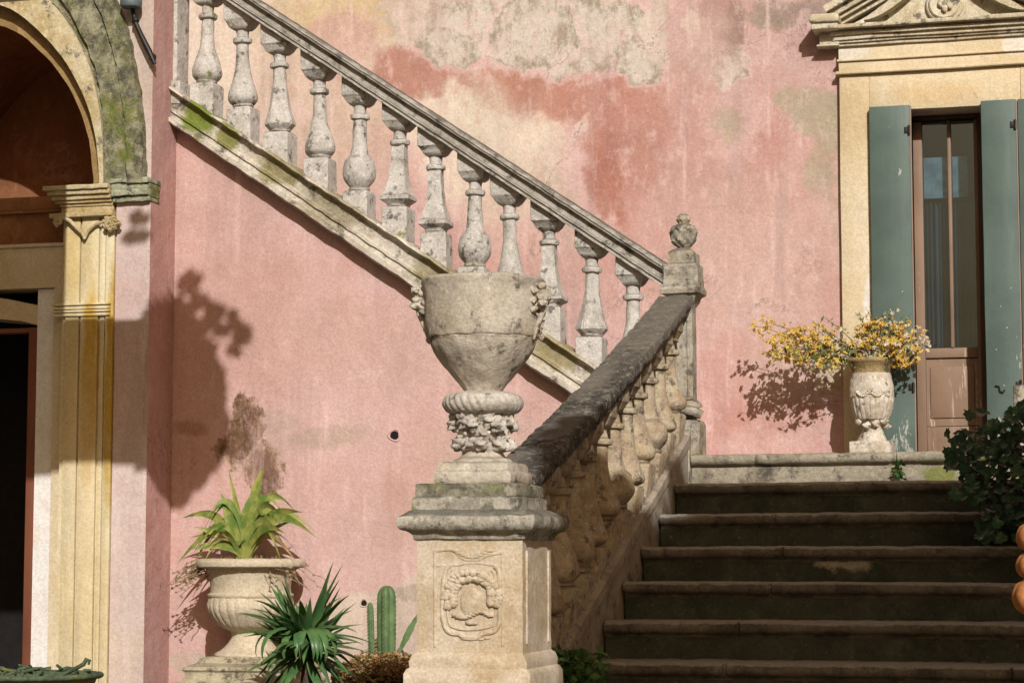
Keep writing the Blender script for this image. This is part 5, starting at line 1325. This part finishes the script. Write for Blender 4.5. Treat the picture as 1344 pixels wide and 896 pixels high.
for k in range(16):
    s0 = at(r7.uniform(1345, 1400), r7.uniform(560, 700), 9.9); s1 = at(r7.uniform(1250, 1320), r7.uniform(560, 690), 9.8)
    tube(bm, [tuple(s0), tuple(s0.lerp(s1, .5)+Vector((0, 0, .04))), tuple(s1)], [.006, .004, .002], 5)
finish(bm, 'stems', M['bark'], cr)
# creeper's support: right hand parapet of the steps, outside the picture
bm = bmesh.new()
def e(t):
    y = 7.3+(11.0-7.3)*t; z = LZ+.35-(Y0-y)*RIS/TRD
    return [(.25, y, max(z-1.5, 0)), (.25, y, z), (.55, y, z), (.55, y, max(z-1.5, 0))]
sweep(bm, None, e, 30); tag(finish(bm, 'parapet', M['newel'], rough=.004), 'stone parapet on the right side of the steps, under the creeper', 'parapet')

# ================================================================== ADDED TREE, canopy and vine out of view, shaped for the shade they cast
def sunpt(x, z, s):        # the place a distance s up the sun ray that lands at (x, YW, z)
    return Vector((x+.45*s, YW-s, z+.60*s))
def foliage(name, inside_fn, n, srange, size, box_, mat, parent, seed):
    rr = random.Random(seed); V, Fc = [], []; k = 0; tries = 0
    while k < n and tries < n*20:
        tries += 1
        x = rr.uniform(box_[0], box_[1]); z = rr.uniform(box_[2], box_[3])
        if not inside_fn(x, z, rr): continue
        q = sunpt(x, z, rr.uniform(*srange)); s = size*rr.uniform(.6, 1.3)
        nrm = Vector((rr.uniform(-1, 1), rr.uniform(-1, 1), rr.uniform(-1, 1))).normalized()
        u = nrm.cross(Vector((rr.uniform(-1, 1), rr.uniform(-1, 1), rr.uniform(-1, 1)))).normalized(); w = nrm.cross(u)
        i = len(V)
        for a_, b_ in ((0, -1), (.5, -.3), (.45, .4), (0, 1), (-.45, .4), (-.5, -.3)): V.append(tuple(q+u*a_*s+w*b_*s))
        Fc.append(tuple(range(i, i+6))); k += 1
    return polys(name, V, Fc, mat, parent, smooth=False)
tree = thing('added_shade_tree', 'leafy tree added out of view at the right, crown shaped to shade the steps', 'tree', (3.4, 3.4, 0))
def crownA(x, z, rr):  # unseen crown, cut in sun space to shade steps and spare the pedestal
    e_ = .10*mnoise.noise(Vector((x*2.2, z*2.2, 3)))+.05*mnoise.noise(Vector((x*7, z*7, 3)))
    left = -3.93+.45*max(0, z+.75)
    e_ *= .6
    if x < -2.9 and z > -.02-.55*(-2.9-x)+e_: return False
    left = max(-3.92, -3.27-.48*(.67-z)+.09)
    return z < .50+e_*.8 and x > left+e_ and z > -2.05
foliage('crown', crownA, 15000, (7.6, 10.2), .095, (-4.2, 1.4, -2.1, .65), M['tree_leaf'], tree, 5)
bm = bmesh.new()
top_ = [sunpt(-.9, -.9, 9), sunpt(-2.4, -.6, 9), sunpt(-1.5, .1, 9), sunpt(.2, -.2, 8.5), sunpt(-2.9, -1.3, 9)]
tube(bm, [(3.4, 3.4, -.1), (3.35, 3.4, 1.2), (3.2, 3.3, 2.6), tuple(top_[0])], [.2, .16, .13, .05], 12)
for q in top_[1:]: tube(bm, [(3.2, 3.3, 2.6), tuple(Vector((3.2, 3.3, 2.6)).lerp(q, .5)+Vector((0, 0, .15))), tuple(q)], [.09, .06, .02], 8)
finish(bm, 'trunk', M['bark'], tree, rough=.01)

cz_ = 3.62
can = thing('added_shade_canopy', 'canvas canopy on two posts, added out of view to shade the wing', 'canopy', (-5.6, 7.7, 0))
bm = bmesh.new()
def cedge(xp, zp): s = (cz_-zp)/.6; return (xp+.45*s, YW-s)  # added canopy: its outline is projected back from the shadow wanted on the wing
pts = [cedge(-5.55, .60), cedge(-5.55, 1.33), cedge(-6.05, 1.33), cedge(-6.05, 2.1), cedge(-7.0, 2.1), cedge(-7.0, .6)]
a_ = [bm.verts.new((x, y, cz_)) for x, y in pts]; b_ = [bm.verts.new((x, y, cz_+.012)) for x, y in pts]
bm.faces.new(a_[::-1]); bm.faces.new(b_)
for i in range(len(pts)): j = (i+1) % len(pts); bm.faces.new((a_[i], a_[j], b_[j], b_[i]))
finish(bm, 'canvas', M['canvas'], can)
for y in (7.3, 8.6):
    bm = bmesh.new(); box(bm, -6.3, -6.2, y-.05, y+.05, 0, cz_-.015, bev=.005); finish(bm, 'post', M['brown_wood'], can)
vine = thing('added_shade_vine', 'leafy vine added beside the unseen canopy to cast leaf shadows', 'plant', (-4, 7.6, cz_))
def crownB(x, z, rr):  # added vine: outline drawn from the leaf shadow wanted on wall and pier
    e_ = .035*mnoise.noise(Vector((x*11, z*11, 7)))+.02*mnoise.noise(Vector((x*30, z*30, 7)))
    for (cx, cz2, r_) in ((-5.36, 1.74, .05), (-5.22, 1.58, .05), (-5.11, 1.55, .035), (-5.05, 1.47, .045), (-5.10, 1.39, .03), (-5.30, 1.66, .045), (-5.16, 1.50, .04)):
        if math.hypot(x-cx, z-cz2) < r_+e_: return True
    for (cx, cz2, r_) in ((-5.66, 1.86, .03), (-5.62, 1.77, .025), (-5.69, 1.76, .022), (-5.60, 1.86, .02)):
        if math.hypot(x-cx, z-cz2) < r_+e_*.3: return True
    P_ = ((.50, -5.50), (.56, -5.42), (.68, -5.28), (.80, -5.17), (.90, -5.14), (1.2, -5.15), (1.42, -5.22), (1.58, -5.32), (1.68, -5.42))
    if not .50 < z < 1.68: return False
    for (z0, x0), (z1, x1) in zip(P_, P_[1:]):
        if z0 <= z <= z1: edge = x0+(x1-x0)*(z-z0)/(z1-z0)
    top = 1.68 if x > -5.43 else 1.68+(x+5.43)*1.9
    return x < edge+e_ and x > -5.64 and z < top+e_*.3 and z > .58+e_*.3
foliage('leaves', crownB, 5200, (5.0, 5.25), .034, (-5.75, -4.95, .5, 1.95), M['tree_leaf'], vine, 9)
bm = bmesh.new(); q = [sunpt(-5.7, .9, 5.1), sunpt(-5.4, 1.1, 5.1), sunpt(-5.2, 1.5, 5.1)]; tube(bm, [tuple(v) for v in q], [.02, .014, .006], 6)
finish(bm, 'stem', M['bark'], vine)
